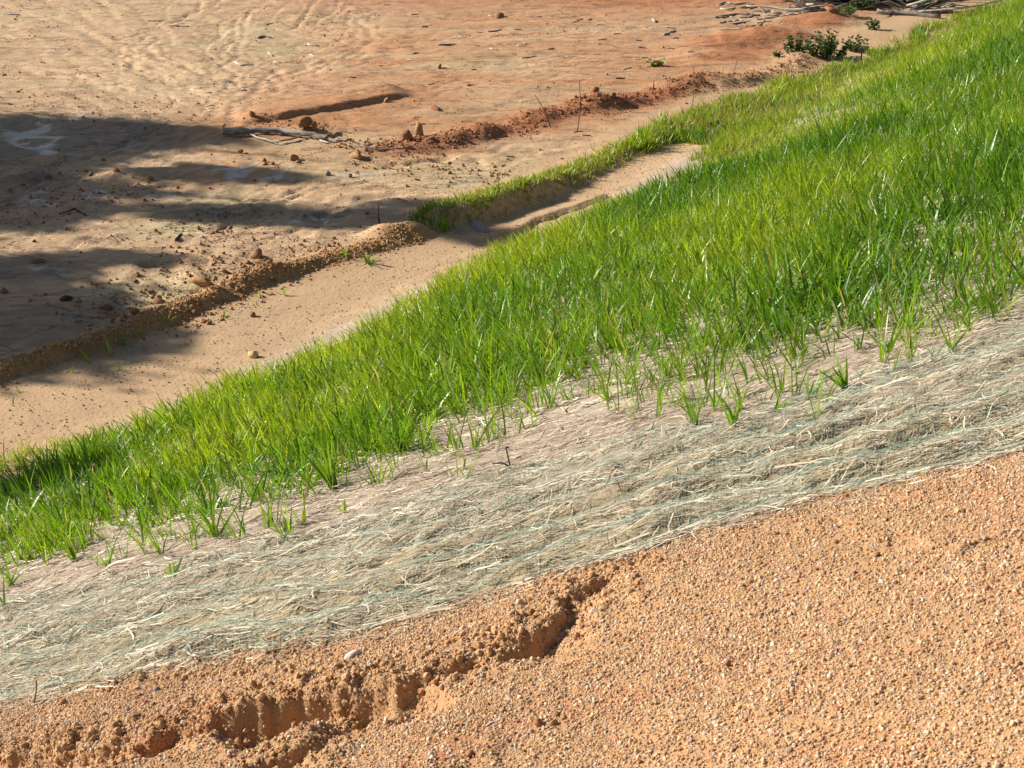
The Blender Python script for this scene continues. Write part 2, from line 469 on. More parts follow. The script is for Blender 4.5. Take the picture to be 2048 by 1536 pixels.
def soil_material(name, speck, grain_scale, bump_d, spec=0.25, flow=0.0):
    m, nt, nd, lk, bs = newmat(name)
    co = texco(nt)
    c = attr(nt, 'Col').outputs['Color']
    n1 = noise(nt, co, 2.3, 6, 0.6)
    c = mixc(nt, c, mixc(nt, (0.80, 0.80, 0.82), (1.18, 1.14, 1.10), n1), 0.8, 'MULTIPLY')
    n2 = noise(nt, co, grain_scale, 3, 0.7)
    g = ramp(nt, n2, [(0.30, 1 - speck), (0.47, 1.0), (0.6, 1.0), (0.75, 1 + speck * 0.6)])
    c = mixc(nt, c, g, 1.0, 'MULTIPLY')
    v = nd.new('ShaderNodeTexVoronoi'); v.inputs['Scale'].default_value = grain_scale * 0.8
    lk.new(co, v.inputs['Vector'])
    lk.new(c, bs.inputs['Base Color'])
    b0 = None
    if flow:                                           # crisp skin of run-off: small scarps and rills
        f = noise(nt, mapping(nt, co, (0.8, 1.5, 1), (0, 0, 0.6)), 5.5, 9, 0.70, 0.7)
        b0n = nt.nodes.new('ShaderNodeBump'); b0n.inputs['Distance'].default_value = flow
        lk.new(f, b0n.inputs['Height']); fa = attr(nt, 'flow').outputs['Fac']; lk.new(fa, b0n.inputs['Strength']); b0 = b0n.outputs[0]
        r_ = noise(nt, mapping(nt, co, (0.55, 1.7, 1), (0, 0, 0.5)), 1.0, 6, 0.58, 0.5)
        line = mixc(nt, (0, 0, 0), ramp(nt, r_, [(0.488, 0.0), (0.5, 0.9), (0.512, 0.0)]), fa)
        c = mixc(nt, c, mixc(nt, c, (0.68, 0.66, 0.66), 1.0, 'MULTIPLY'), line)
        r2 = noise(nt, mapping(nt, co, (0.5, 1.8, 1), (0, 0, 0.9)), 1.7, 7, 0.62, 0.5)
        line2 = mixc(nt, (0, 0, 0), ramp(nt, r2, [(0.470, 0.0), (0.5, 0.8), (0.53, 0.0)]), fa)
        c = mixc(nt, c, mixc(nt, c, (1.22, 1.22, 1.24), 1.0, 'MULTIPLY'), line2)
        lk.new(c, bs.inputs['Base Color'])
        b0 = bump(nt, line, 0.7, -0.018, b0)
    b1 = bump(nt, noise(nt, co, grain_scale * 0.35, 5, 0.65), 0.8, bump_d, b0)
    b2 = bump(nt, v.outputs['Distance'], 0.5, -bump_d * 0.35, b1)
    lk.new(b2, bs.inputs['Normal'])
    w = attr(nt, 'wet').outputs['Fac']
    r = nd.new('ShaderNodeMapRange'); r.inputs['To Min'].default_value = 0.92; r.inputs['To Max'].default_value = 0.30
    lk.new(w, r.inputs['Value']); lk.new(r.outputs[0], bs.inputs['Roughness'])
    bs.inputs['Specular IOR Level'].default_value = spec
    return m


MUD = soil_material('mud', 0.16, 42, 0.010, flow=0.028)
BANK = soil_material('bank_soil', 0.25, 90, 0.006)
GRAVELLY = soil_material('gravelly_soil', 0.25, 150, 0.006)


def plain(name, a, b, scale=30, rough=0.85, bumpd=0.003, stretch=(1, 1, 1), spec=0.3):
    m, nt, nd, lk, bs = newmat(name)
    co = mapping(nt, texco(nt), stretch)
    f = noise(nt, co, scale, 5, 0.65)
    lk.new(mixc(nt, a, b, ramp(nt, f, [(0.35, 0.0), (0.65, 1.0)])), bs.inputs['Base Color'])
    lk.new(bump(nt, f, 0.9, bumpd), bs.inputs['Normal'])
    bs.inputs['Roughness'].default_value = rough; bs.inputs['Specular IOR Level'].default_value = spec
    return m


def leafy(name, spec=0.5, rough=0.42, trans=0.42, attr_name='Col', shift=(1.25, 1.15, 0.45)):
    m, nt, nd, lk, bs = newmat(name)
    c = attr(nt, attr_name).outputs['Color']
    co = texco(nt)
    c = mixc(nt, c, mixc(nt, (0.75, 0.8, 0.75), (1.2, 1.15, 1.1), noise(nt, co, 9, 3)), 0.7, 'MULTIPLY')
    lk.new(c, bs.inputs['Base Color'])
    bs.inputs['Roughness'].default_value = rough; bs.inputs['Specular IOR Level'].default_value = spec
    tr = nd.new('ShaderNodeBsdfTranslucent')
    lk.new(mixc(nt, c, shift, 1.0, 'MULTIPLY'), tr.inputs['Color'])
    mx = nd.new('ShaderNodeMixShader'); mx.inputs[0].default_value = trans
    lk.new(bs.outputs[0], mx.inputs[1]); lk.new(tr.outputs[0], mx.inputs[2])
    lk.new(mx.outputs[0], nd['Material Output'].inputs['Surface'])
    return m


GRASS = leafy('grass_blade', spec=0.6, rough=0.38, trans=0.50)
LEAF = leafy('tree_leaf', spec=0.4, rough=0.5, trans=0.25)
STRAW = leafy('straw', spec=0.35, rough=0.55, trans=0.12, shift=(1, 0.95, 0.8))
BLEACHED = plain('bleached_wood', (0.62, 0.57, 0.50), (0.30, 0.26, 0.22), 8, 0.8, 0.004, (1, 1, 6))
GREYWOOD = plain('weathered_wood', (0.30, 0.26, 0.22), (0.12, 0.10, 0.085), 10, 0.85, 0.004, (1, 1, 5))
DARKWOOD = plain('dark_wood', (0.10, 0.075, 0.06), (0.04, 0.03, 0.025), 12, 0.85, 0.003)
BARK = plain('bark', (0.16, 0.12, 0.09), (0.06, 0.045, 0.035), 14, 0.9, 0.01)
MOTTLED = plain('mottled_log', (0.50, 0.46, 0.40), (0.10, 0.085, 0.07), 5, 0.85, 0.006, (1, 1, 3))
RUST = plain('rusty_steel', (0.045, 0.028, 0.022), (0.018, 0.012, 0.010), 60, 0.6, 0.0005, spec=0.5)
CLOD_RED = plain('red_clod', (0.34, 0.17, 0.08), (0.24, 0.105, 0.05), 30, 0.95, 0.004)
CLOD_TAN = plain('tan_clod', (0.40, 0.24, 0.11), (0.28, 0.15, 0.07), 30, 0.95, 0.004)
STONE_PALE = plain('pale_stone', (0.60, 0.52, 0.44), (0.42, 0.34, 0.28), 40, 0.75, 0.002)
STONE_YELLOW = plain('yellow_stone', (0.56, 0.42, 0.20), (0.42, 0.28, 0.12), 25, 0.8, 0.002)
STONE_BROWN = plain('brown_stone', (0.32, 0.18, 0.10), (0.20, 0.11, 0.06), 40, 0.85, 0.002)
STONE_RED = plain('red_stone', (0.36, 0.13, 0.09), (0.22, 0.07, 0.06), 40, 0.85, 0.002)
STONE_GREY = plain('grey_stone', (0.30, 0.28, 0.27), (0.18, 0.165, 0.16), 40, 0.8, 0.002)


def net_material(name, c):
    m, nt, nd, lk, bs = newmat(name)
    co = texco(nt)
    lk.new(mixc(nt, tuple(v * 0.7 for v in c), tuple(min(1, v * 1.25) for v in c), noise(nt, co, 6, 3)), bs.inputs['Base Color'])
    bs.inputs['Roughness'].default_value = 0.45
    return m


NETGREEN = net_material('green_plastic_thread', (0.23, 0.38, 0.305))
NETBROWN = net_material('brown_plastic_thread', (0.30, 0.21, 0.18))


def inst_material(name):
    m, nt, nd, lk, bs = newmat(name)
    c = attr(nt, 'pcol', 'INSTANCER').outputs['Color']
    co = texco(nt)
    c = mixc(nt, c, mixc(nt, (0.8, 0.8, 0.8), (1.15, 1.15, 1.15), noise(nt, co, 1.5, 3)), 0.8, 'MULTIPLY')
    lk.new(c, bs.inputs['Base Color']); bs.inputs['Roughness'].default_value = 0.88
    bs.inputs['Specular IOR Level'].default_value = 0.25
    return m


GRAIN = inst_material('soil_grain')

# ------------------------------------------------------------------ the ground
lin = lambda *c: np.array(c)
TAN, SAGE, REDO, DEEP, SAND, ORNG, DRY = lin(.485, .33, .196), lin(.455, .365, .21), lin(.43, .195, .080), lin(.26, .098, .042), lin(.48, .325, .185), lin(.43, .252, .124), lin(.37, .30, .225)


def ellipses(x, y, L):
    m = np.zeros_like(x)
    for (px, py, rx, ry) in L:
        c = G(px, py); s = ppm(c); sy = s * (CAM[2] - c[2]) / np.linalg.norm(c - CAM)
        e = np.hypot((x - c[0]) / (rx / s), (y - c[1]) / (ry / sy)) + 0.35 * fbm(x / 0.7, y / 0.4, 3, 201)
        m = np.maximum(m, sstep(1.2, 0.5, e))
    return m


FLOWM = [None]


def ground_colour(x, y, z):
    _, u = base_height(x, y)
    fld = sstep(0.3, -0.2, u)[:, None]
    n = fbm(x / 2.2, y / 1.0, 4, 301)[:, None]; n2 = fbm(x / 0.5, y / 0.25, 3, 302)[:, None]
    redness = sstep(-4.6, -2.0, x - (y - 20) * 0.18 + 1.2 * fbm(x / 2, y / 2, 3, 303)) * sstep(16.6, 19.0, y - 0.45 * x)
    far = sstep(25, 27.5, y + 0.6 * fbm(x / 1.5, y, 2, 304)) * sstep(-6, -1, x)
    c = TAN + (SAGE - TAN) * np.clip(0.5 * sstep(0.1, 0.6, n) + ellipses(x, y, [(500, 60, 70, 18), (560, 100, 60, 14), (430, 400, 160, 25), (330, 460, 120, 24), (950, 340, 260, 45), (700, 340, 200, 30), (300, 590, 140, 40), (900, 130, 120, 12)])[:, None] * 0.8, 0, 1)
    c = c * (1 + 0.07 * n2)
    streak = fbm(x / 2.0, y / 0.35, 4, 305)[:, None]
    red_here = redness[:, None] * np.clip(0.55 + 0.9 * streak, 0.0, 1.0)
    c = c + (REDO - c) * red_here * 0.75
    c = c + (DEEP * 1.5 - c) * far[:, None] * 0.6
    d, t = polydist(x, y, BERM2)
    c = c + (DEEP * 1.25 - c) * (np.exp(-(d / 0.40) ** 2) * 0.85)[:, None]
    d, t = polydist(x, y, MOUND1)
    c = c + (REDO * 0.9 - c) * (np.exp(-(d / 0.7) ** 2) * 0.7)[:, None]
    c = c + (DEEP * 1.4 - c) * ellipses(x, y, [(1480, 85, 110, 24), (1570, 75, 90, 22), (1620, 45, 90, 16), (1450, 115, 80, 10)])[:, None] * 0.75
    ditch = (sstep(-1.6, -1.2, u) * sstep(0.3, 0, u))[:, None]
    c = c + (SAND - c) * ditch * 0.85
    d, t = polydist(x, y, BERM1)
    c = c + (lin(.40, .235, .105) - c) * np.exp(-(d / 0.2) ** 2)[:, None]
    # braided pale silt left by run-off
    wx = x + 0.4 * fbm(x / 1.2, y / 1.2, 2, 21); wy = y + 0.4 * fbm(x / 1.2, y / 1.2, 2, 31)
    br = sstep(0.78, 0.96, 1 - np.abs(fbm(wx / 0.55, wy / 0.7, 4, 311)) * 1.6) * ellipses(x, y, [(110, 270, 130, 45), (130, 395, 90, 25), (330, 390, 60, 18), (500, 350, 110, 22), (620, 450, 70, 20), (60, 560, 90, 25), (720, 350, 60, 20)])
    c = c + (lin(.64, .57, .51) - c) * br[:, None] * 0.6
    shade_damp = ellipses(x, y, [(60, 275, 200, 55), (250, 270, 150, 40), (30, 380, 120, 60), (60, 545, 110, 28), (90, 650, 190, 60), (200, 700, 120, 25), (640, 430, 80, 22), (450, 430, 120, 16)])
    c = c * (1 - 0.40 * shade_damp * (1 - br))[:, None]      # tree shade deepened in the mud colour, over ground also taken as wet
    wet = np.maximum(br, shade_damp * 0.55)
    # the slope: dry soil below the straw, gravelly orange on the bare part
    s = (1 - fld)
    cs = DRY * (1 + 0.12 * n2)
    dlo, _ = polydist(x, y, NLO)
    bare = sstep(-0.1, 0.1, dlo)[:, None]
    n3 = fbm(x / 0.5, y / 0.5, 4, 321)[:, None]
    og = ORNG * (1 + 0.12 * n3) + (lin(.42, .195, .095) - ORNG) * sstep(0.15, 0.5, fbm(x / 0.35, y / 0.35, 3, 322))[:, None] * 0.7
    og = og + (lin(.30, .12, .06) - og) * ellipses(x, y, [(900, 1505, 90, 30)])[:, None] * 0.8
    cs = cs + (lin(.34, .26, .145) - cs) * sstep(-1.5, -0.3, dlo)[:, None] * 0.8
    cs = cs + (og - cs) * bare
    c = c * fld + cs * s
    FLOWM[0] = np.clip(1 - 0.93 * ditch[:, 0], 0, 1) * fld[:, 0]
    return np.clip(c, 0.01, 0.9), wet * fld[:, 0]


def add_wet(me, w, name='wet'):
    a = me.attributes.new(name, 'FLOAT', 'POINT'); a.data.foreach_set('value', w.astype(np.float32))


PX0, PX1, PY0, PY1 = -3.1, 2.7, 1.9, 6.4               # near slope, finely modelled
xs = np.concatenate([np.arange(-11, -6, 0.08), np.arange(-6, 6.001, 0.04), np.arange(6.08, 12.01, 0.08)])
ys = np.concatenate([np.arange(0.5, 9, 0.065), np.arange(9, 24, 0.04), np.arange(24, 31.5, 0.055)])
X, Y = np.meshgrid(xs, ys); xf, yf = X.ravel(), Y.ravel()
zf = height(xf, yf)
ZC = zf.reshape(len(ys), len(xs)); RM = RILLMASK[0]
Vg = np.stack([xf, yf, zf], 1); Fg = grid_faces(len(xs), len(ys))
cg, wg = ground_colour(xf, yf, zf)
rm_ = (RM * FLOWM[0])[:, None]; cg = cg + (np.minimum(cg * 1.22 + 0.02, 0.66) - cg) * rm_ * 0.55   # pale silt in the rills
fc = Vg[Fg].mean(1); uf = fc[:, 0] * NRM[0] + fc[:, 1] * NRM[1] + U0
hole = (fc[:, 0] > PX0 + .08) & (fc[:, 0] < PX1 - .08) & (fc[:, 1] > PY0 + .08) & (fc[:, 1] < PY1 - .08)
for nm, msk, mt in (('mud_field', uf < 0.05, MUD), ('grassed_bank', (uf >= 0.05) & ~hole, BANK)):
    v, f, (cc, ww, ff) = compact(Vg, Fg[msk], [cg, wg, FLOWM[0]])
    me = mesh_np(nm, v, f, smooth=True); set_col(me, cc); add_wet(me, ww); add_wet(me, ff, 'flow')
    link(nm, me, mt, kind='structure')

xs2 = np.arange(PX0, PX1, 0.0108); ys2 = np.arange(PY0, PY1, 0.0108)
X, Y = np.meshgrid(xs2, ys2); xf, yf = X.ravel(), Y.ravel()
zf = height(xf, yf, True)
ZF = zf.reshape(len(ys2), len(xs2))
edge = (xf < xs2[1]) | (xf > xs2[-2]) | (yf < ys2[1]) | (yf > ys2[-2])
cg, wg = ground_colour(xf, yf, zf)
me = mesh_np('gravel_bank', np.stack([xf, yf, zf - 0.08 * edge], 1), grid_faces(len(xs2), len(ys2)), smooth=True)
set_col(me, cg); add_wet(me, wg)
link('gravel_bank', me, GRAVELLY, kind='structure')

gx = np.concatenate([-np.geomspace(400, 14, 24), np.arange(-13, 14.1, 1.0), np.geomspace(15, 400, 24)])
gy = np.concatenate([-np.geomspace(400, 3, 24), np.arange(-2, 33.1, 1.0), np.geomspace(35, 500, 24)])
X, Y = np.meshgrid(gx, gy); xf, yf = X.ravel(), Y.ravel()
zf, uf = base_height(xf, yf)
zf = np.where(uf > 0.5, zf, zf + 0.15 * fbm(xf / 9, yf / 9, 2, 5) * sstep(31, 40, np.hypot(xf, yf - 15) + 15))
inside = (xf > -10.9) & (xf < 11.9) & (yf > 0.6) & (yf < 31.3)
zf = zf - 0.35 * inside
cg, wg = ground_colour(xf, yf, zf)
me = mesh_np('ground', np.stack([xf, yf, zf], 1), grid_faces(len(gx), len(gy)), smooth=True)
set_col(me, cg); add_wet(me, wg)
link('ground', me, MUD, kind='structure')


def _bil(xa, ya, Z, x, y):
    i = np.clip(np.searchsorted(xa, x) - 1, 0, len(xa) - 2); j = np.clip(np.searchsorted(ya, y) - 1, 0, len(ya) - 2)
    fx = np.clip((x - xa[i]) / (xa[i + 1] - xa[i]), 0, 1); fy = np.clip((y - ya[j]) / (ya[j + 1] - ya[j]), 0, 1)
    return (Z[j, i] * (1 - fx) + Z[j, i + 1] * fx) * (1 - fy) + (Z[j + 1, i] * (1 - fx) + Z[j + 1, i + 1] * fx) * fy


def H1(x, y):
    """ground level at points, read from the modelled ground"""
    x = np.atleast_1d(np.asarray(x, float)); y = np.atleast_1d(np.asarray(y, float))
    f = (x > PX0) & (x < PX1) & (y > PY0) & (y < PY1)
    z = np.where(f, _bil(xs2, ys2, ZF, x, y), _bil(xs, ys, ZC, x, y))
    return np.where((x < xs[0]) | (x > xs[-1]), base_height(x, y)[0], z)


def onground(px, py, lift=0.0):
    p = G(px, py)
    return np.array([p[0], p[1], H1(p[0], p[1])[0] + lift])


# ------------------------------------------------------------------ loose grains and crumbs (uncountable)
def scatter_group():
    ng = bpy.data.node_groups.new('grains', 'GeometryNodeTree')
    ng.interface.new_socket('Geometry', in_out='INPUT', socket_type='NodeSocketGeometry')
    ng.interface.new_socket('Geometry', in_out='OUTPUT', socket_type='NodeSocketGeometry')
    N = ng.nodes; L = ng.links
    gi = N.new('NodeGroupInput'); go = N.new('NodeGroupOutput')
    ico = N.new('GeometryNodeMeshIcoSphere'); ico.inputs['Radius'].default_value = 1.0; ico.inputs['Subdivisions'].default_value = 2
    sp = N.new('GeometryNodeSetPosition'); nz = N.new('ShaderNodeTexNoise'); nz.inputs['Scale'].default_value = 1.1
    nz.inputs['Detail'].default_value = 2
    sub = N.new('ShaderNodeVectorMath'); sub.operation = 'SUBTRACT'; sub.inputs[1].default_value = (0.5, 0.5, 0.5)
    sc = N.new('ShaderNodeVectorMath'); sc.operation = 'SCALE'; sc.inputs['Scale'].default_value = 1.3
    L.new(nz.outputs['Color'], sub.inputs[0]); L.new(sub.outputs[0], sc.inputs[0]); L.new(sc.outputs[0], sp.inputs['Offset'])
    L.new(ico.outputs['Mesh'], sp.inputs['Geometry'])
    sm = N.new('GeometryNodeSetMaterial'); sm.inputs['Material'].default_value = GRAIN
    L.new(sp.outputs[0], sm.inputs['Geometry'])
    iop = N.new('GeometryNodeInstanceOnPoints')
    L.new(gi.outputs[0], iop.inputs['Points']); L.new(sm.outputs[0], iop.inputs['Instance'])
    r = N.new('GeometryNodeInputNamedAttribute'); r.data_type = 'FLOAT_VECTOR'; r.inputs['Name'].default_value = 'prot'
    s = N.new('GeometryNodeInputNamedAttribute'); s.data_type = 'FLOAT_VECTOR'; s.inputs['Name'].default_value = 'psca'
    L.new(r.outputs[0], iop.inputs['Rotation']); L.new(s.outputs[0], iop.inputs['Scale'])
    L.new(iop.outputs[0], go.inputs[0])
    return ng


GRAINS = scatter_group()


def scatter(name, pts, size, cols, label, cat):
    n = len(pts)
    me = bpy.data.meshes.new(name); me.vertices.add(n); me.vertices.foreach_set('co', np.asarray(pts, np.float32).ravel())
    a = me.attributes.new('prot', 'FLOAT_VECTOR', 'POINT'); a.data.foreach_set('vector', rng.uniform(0, 6.28, (n, 3)).astype(np.float32).ravel())
    s = size[:, None] * rng.uniform(0.65, 1.25, (n, 3))
    a = me.attributes.new('psca', 'FLOAT_VECTOR', 'POINT'); a.data.foreach_set('vector', s.astype(np.float32).ravel())
    set_col(me, cols, 'pcol')
    me.materials.append(GRAIN)
    o = link(name, me, None, label=label, cat=cat, kind='stuff')
    md = o.modifiers.new('grains', 'NODES'); md.node_group = GRAINS
    return o


def pick(pal, n, jit=0.12):
    pal = np.asarray(pal); c = pal[rng.integers(0, len(pal), n)]
    return np.clip(c * rng.uniform(1 - jit, 1 + jit, (n, 1)), 0, 1)


GRAVEL_PAL = [(.50, .32, .18), (.46, .28, .14), (.52, .36, .22), (.45, .26, .13), (.54, .40, .27), (.42, .24, .12), (.58, .47, .36), (.42, .32, .24), (.54, .35, .18), (.38, .17, .09), (.56, .36, .18), (.62, .47, .30), (.30, .20, .13)]
n = 760000
px_ = rng.uniform(PX0 + .1, PX1 - .1, n); py_ = rng.uniform(PY0 + .1, PY1 - .3, n)
dlo, _ = polydist(px_, py_, NLO)
keep = dlo > rng.normal(0.0, 0.05, n)
keep &= np.abs(px_) < 0.325 * np.hypot(py_ * 1.08, 2.0) + 0.25
px_, py_, dlo = px_[keep], py_[keep], dlo[keep]
dens = np.clip(0.85 + 0.7 * fbm(px_ / 0.3, py_ / 0.3, 3, 401), 0.55, 1)
keep = rng.random(len(px_)) < dens
px_, py_ = px_[keep], py_[keep]
size = 0.0014 + 0.0023 * rng.random(len(px_)) ** 2 + 0.0045 * rng.random(len(px_)) ** 9
pz_ = H1(px_, py_) + size * 0.25
scatter('gravel', np.stack([px_, py_, pz_], 1), size, pick(GRAVEL_PAL, len(px_)), 'fine orange and tan gravel covering the bare slope in the foreground', 'gravel')


def gully_crumbs():
    a = []
    for (P, deps, ramp_) in GULLIES[:3]:
        x, y = along(P, int(900 * np.hypot(*(P[1:] - P[:-1]).T).sum()), 0.10, 0.02); a.append((x, y))
    x = np.concatenate([q[0] for q in a]); y = np.concatenate([q[1] for q in a])
    s = 0.003 + 0.010 * rng.random(len(x)) ** 3
    scatter('gully_crumbs', np.stack([x, y, H1(x, y) + s * .3], 1), s, pick([(.46, .27, .12), (.42, .24, .11), (.50, .32, .17), (.38, .19, .08)], len(x)), 'crumbled orange soil along the edges of the foreground gully', 'soil crumbs')


def along(P, n, spread, bias=0.0):
    P = np.asarray(P); L = np.hypot(*(P[1:] - P[:-1]).T); acc = np.concatenate([[0], np.cumsum(L)])
    t = rng.uniform(0, acc[-1], n); x = np.interp(t, acc, P[:, 0]); y = np.interp(t, acc, P[:, 1])
    i = np.clip(np.searchsorted(acc, t) - 1, 0, len(L) - 1); d = (P[i + 1] - P[i]) / L[i][:, None]
    o = rng.normal(bias, spread, n)
    return x + d[:, 1] * o, y - d[:, 0] * o


gully_crumbs()
bx, by = along(BERM1, 5200, 0.09, -0.01)
s = 0.005 + 0.011 * rng.random(5200) ** 4
scatter('ridge_crumbs', np.stack([bx, by, H1(bx, by) + s * .3], 1), s, pick([(.44, .27, .12), (.40, .22, .09), (.48, .31, .16), (.36, .18, .07)], 5200), 'brown soil crumbs along the low ridge beside the sandy ditch', 'soil crumbs')
bx, by = along(BERM2, 2500, 0.16, 0.0)
s = 0.006 + 0.015 * rng.random(2500) ** 5
scatter('red_crumbs', np.stack([bx, by, H1(bx, by) + s * .3], 1), s, pick([(.30, .12, .05), (.36, .16, .07), (.26, .10, .045)], 2500), 'red soil crumbs along the broken ridge at the far side of the ditch', 'soil crumbs')
fx, fy = [], []
for P, k, sp in ((CLOD_TRACKS[0], 1500, 0.35), (CLOD_TRACKS[1], 1100, 0.4), (GL([(560, 500), (640, 515), (700, 500)]), 300, .25), (GL([(690, 330), (800, 330), (900, 340), (1010, 355)]), 420, .3), (GL([(680, 290), (760, 300), (850, 285)]), 500, .14), (GL([(0, 420), (200, 400), (320, 370)]), 500, .4), (GL([(0, 215), (200, 215), (380, 225)]), 300, .5), (GL([(480, 245), (640, 262), (700, 275)]), 300, .2)):
    a, b = along(P, k, sp); fx.append(a); fy.append(b)
k = 16000
ux_ = rng.uniform(-9, 5, k); uy_ = rng.uniform(13, 28.5, k)
kk = rng.random(k) < np.clip(0.18 + 1.1 * fbm(ux_ / 0.9, uy_ / 0.7, 3, 415), 0.02, 1) * (0.35 + 0.65 * (ux_ < -2.5))
fx.append(ux_[kk]); fy.append(uy_[kk])
fx = np.concatenate(fx); fy = np.concatenate(fy)
keep = fx * NRM[0] + fy * NRM[1] + U0 < -0.9
fx, fy = fx[keep], fy[keep]; k = len(fx)
s = 0.004 + 0.016 * rng.random(k) ** 5
scatter('mud_crumbs', np.stack([fx, fy, H1(fx, fy) + s * .3], 1), s, pick([(.38, .22, .10), (.32, .15, .065), (.42, .28, .14), (.28, .13, .06)], k), 'small brown crumbs of mud scattered over the bare flat', 'soil crumbs')

q = 20000
ex = rng.uniform(-5.0, 2.0, q); ey = rng.uniform(8.8, 18.5, q); eu = ex * NRM[0] + ey * NRM[1] + U0
keep = (eu > -1.5) & (eu < 0.2) & (rng.random(q) < 0.75 + 0.6 * fbm(ex / 0.6, ey / 0.6, 2, 411))
ex, ey = ex[keep], ey[keep]; q = len(ex)
es = 0.0035 + 0.006 * rng.random(q) ** 3
scatter('ditch_grit', np.stack([ex, ey, H1(ex, ey) + es * .3], 1), es, pick([(.42, .27, .14), (.48, .33, .20), (.34, .19, .09), (.55, .42, .29)], q), 'fine grit speckling the sandy floor of the ditch', 'grit')

# ------------------------------------------------------------------ grass
def blades(base, az, tilt, bend, length, width, colr, segs=3, twist=None):
    """every blade a tapering bent strip: V, quads, tris, colours"""
    n = len(base); lv = segs
    hd = np.stack([np.cos(az), np.sin(az), np.zeros(n)], 1)
    tw = rng.uniform(-1.2, 1.2, n) if twist is None else twist
    wd = np.stack([-np.sin(az + tw), np.cos(az + tw), np.zeros(n)], 1)
    p = base.copy(); V = []; up = np.array([0, 0, 1.0])
    for i in range(lv):
        f = i / lv
        w = width * (0.62 + 0.38 * math.sin(math.pi * min(1, 0.25 + f * 0.9))) * (1 - 0.25 * f)
        V.append(p - wd * w[:, None] / 2); V.append(p + wd * w[:, None] / 2)
        th = tilt + bend * (f + 0.5 / lv)
        p = p + (hd * np.sin(th)[:, None] + up * np.cos(th)[:, None]) * (length / lv)[:, None]
    V.append(p)
    k = 2 * lv + 1
    V = np.stack(V, 1).reshape(-1, 3)
    b = np.arange(n)[:, None] * k
    Q = np.concatenate([b + np.array([[2 * i, 2 * i + 1, 2 * i + 3, 2 * i + 2]]) for i in range(lv - 1)]) if lv > 1 else None
    T = b + np.array([[2 * lv - 2, 2 * lv - 1, 2 * lv]])
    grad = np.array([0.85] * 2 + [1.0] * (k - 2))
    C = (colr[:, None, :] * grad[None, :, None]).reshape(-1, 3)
    return V, Q, T, C


def grass_points(n, xr, yr, dens):
    x = rng.uniform(*xr, n); y = rng.uniform(*yr, n)
    k = rng.random(n) < dens(x, y)
    return x[k], y[k]


BACKW = GBACK; FRONTW = GFRONT


def edges(x, y):
    db, _ = polydist(x, y, BACKW)     # polylines run left to right: + = camera side (uphill)
    df, _ = polydist(x, y, FRONTW)
    return db, df                      # inside the sward db > 0 and df < 0


def dens_main(x, y):
    db, df = edges(x, y)
    patch = 0.75 + 0.6 * fbm(x / 0.5, y / 0.5, 3, 501)
    d = sstep(-0.14, 0.10, db + 0.14 * fbm(x / 0.35, y / 0.35, 2, 502)) * sstep(0.06, -0.55, df + 0.22 * fbm(x / 0.4, y / 0.4, 2, 503))
    # a trodden dry furrow near the lower left of the sward
    g, t = polydist(x, y, GL([(-100, 1085), (60, 1000), (200, 955), (330, 920), (420, 890)]))
    d = d * (1 - 0.93 * np.exp(-(g / 0.16) ** 2) * sstep(1.0, 0.8, t))
    thin = 1 - (0.55 + 0.2 * sstep(0.5, -1.5, x)) * sstep(-1.2, -0.3, df)
    inview = (np.abs(x) < 0.34 * (y * 0.92 + 1.6) + 0.7)
    return np.clip(d * thin * np.clip(patch, 0.15, 1), 0, 1) * inview


LUSH, MIDG, LIME, PALE, DRYB = lin(.090, .230, .014), lin(.200, .365, .022), lin(.360, .460, .040), lin(.26, .34, .07), lin(.46, .40, .20)


def tufts(x, y, per, hscale, lime, dry=0.02, spread=0.03, segs=3, wscale=1.0, tilt_mu=0.40):
    z = H1(x, y); n = len(x)
    k = np.repeat(np.arange(n), per); m = len(k)
    a = rng.uniform(0, 6.283, m); r = spread * np.sqrt(rng.random(m))
    base = np.stack([x[k] + r * np.cos(a), y[k] + r * np.sin(a), z[k] - 0.012], 1)
    az = rng.uniform(0, 6.283, m)
    # a light wind-set: more blades lean towards the sun side
    az = np.where(rng.random(m) < 0.3, rng.normal(math.radians(165), 0.6, m), az)
    L = hscale[k] * rng.uniform(0.4, 1.3, m)
    W = (0.0072 + 0.0088 * rng.random(m)) * wscale * np.clip(hscale[k] / 0.22, 0.7, 1.2)
    li = np.clip(lime[k] + rng.normal(0, 0.22, m), 0, 1)[:, None]
    c = np.where(li < 0.5, LUSH + (MIDG - LUSH) * li * 2, MIDG + (LIME - MIDG) * (li - 0.5) * 2)
    c = c * rng.uniform(0.65, 1.25, (m, 1))
    isdry = rng.random(m) < (dry[k] if isinstance(dry, np.ndarray) else dry)
    c = np.where(isdry[:, None], DRYB * rng.uniform(0.6, 1.1, (m, 1)), c)
    tl = np.abs(rng.normal(tilt_mu, 0.2, m)); bd = np.abs(rng.normal(0.35, 0.5, m))
    return blades(base, az, tl, bd, L, W, c, segs)


def put_grass(name, parts, label, cat='grass', kind='stuff', mat=None):
    B = Build(); C = []
    for (V, Q, T, c) in parts:
        B.add(V, Q, T); C.append(c)
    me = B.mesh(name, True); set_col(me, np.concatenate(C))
    return link(name, me, mat or GRASS, label=label, cat=cat, kind=kind)


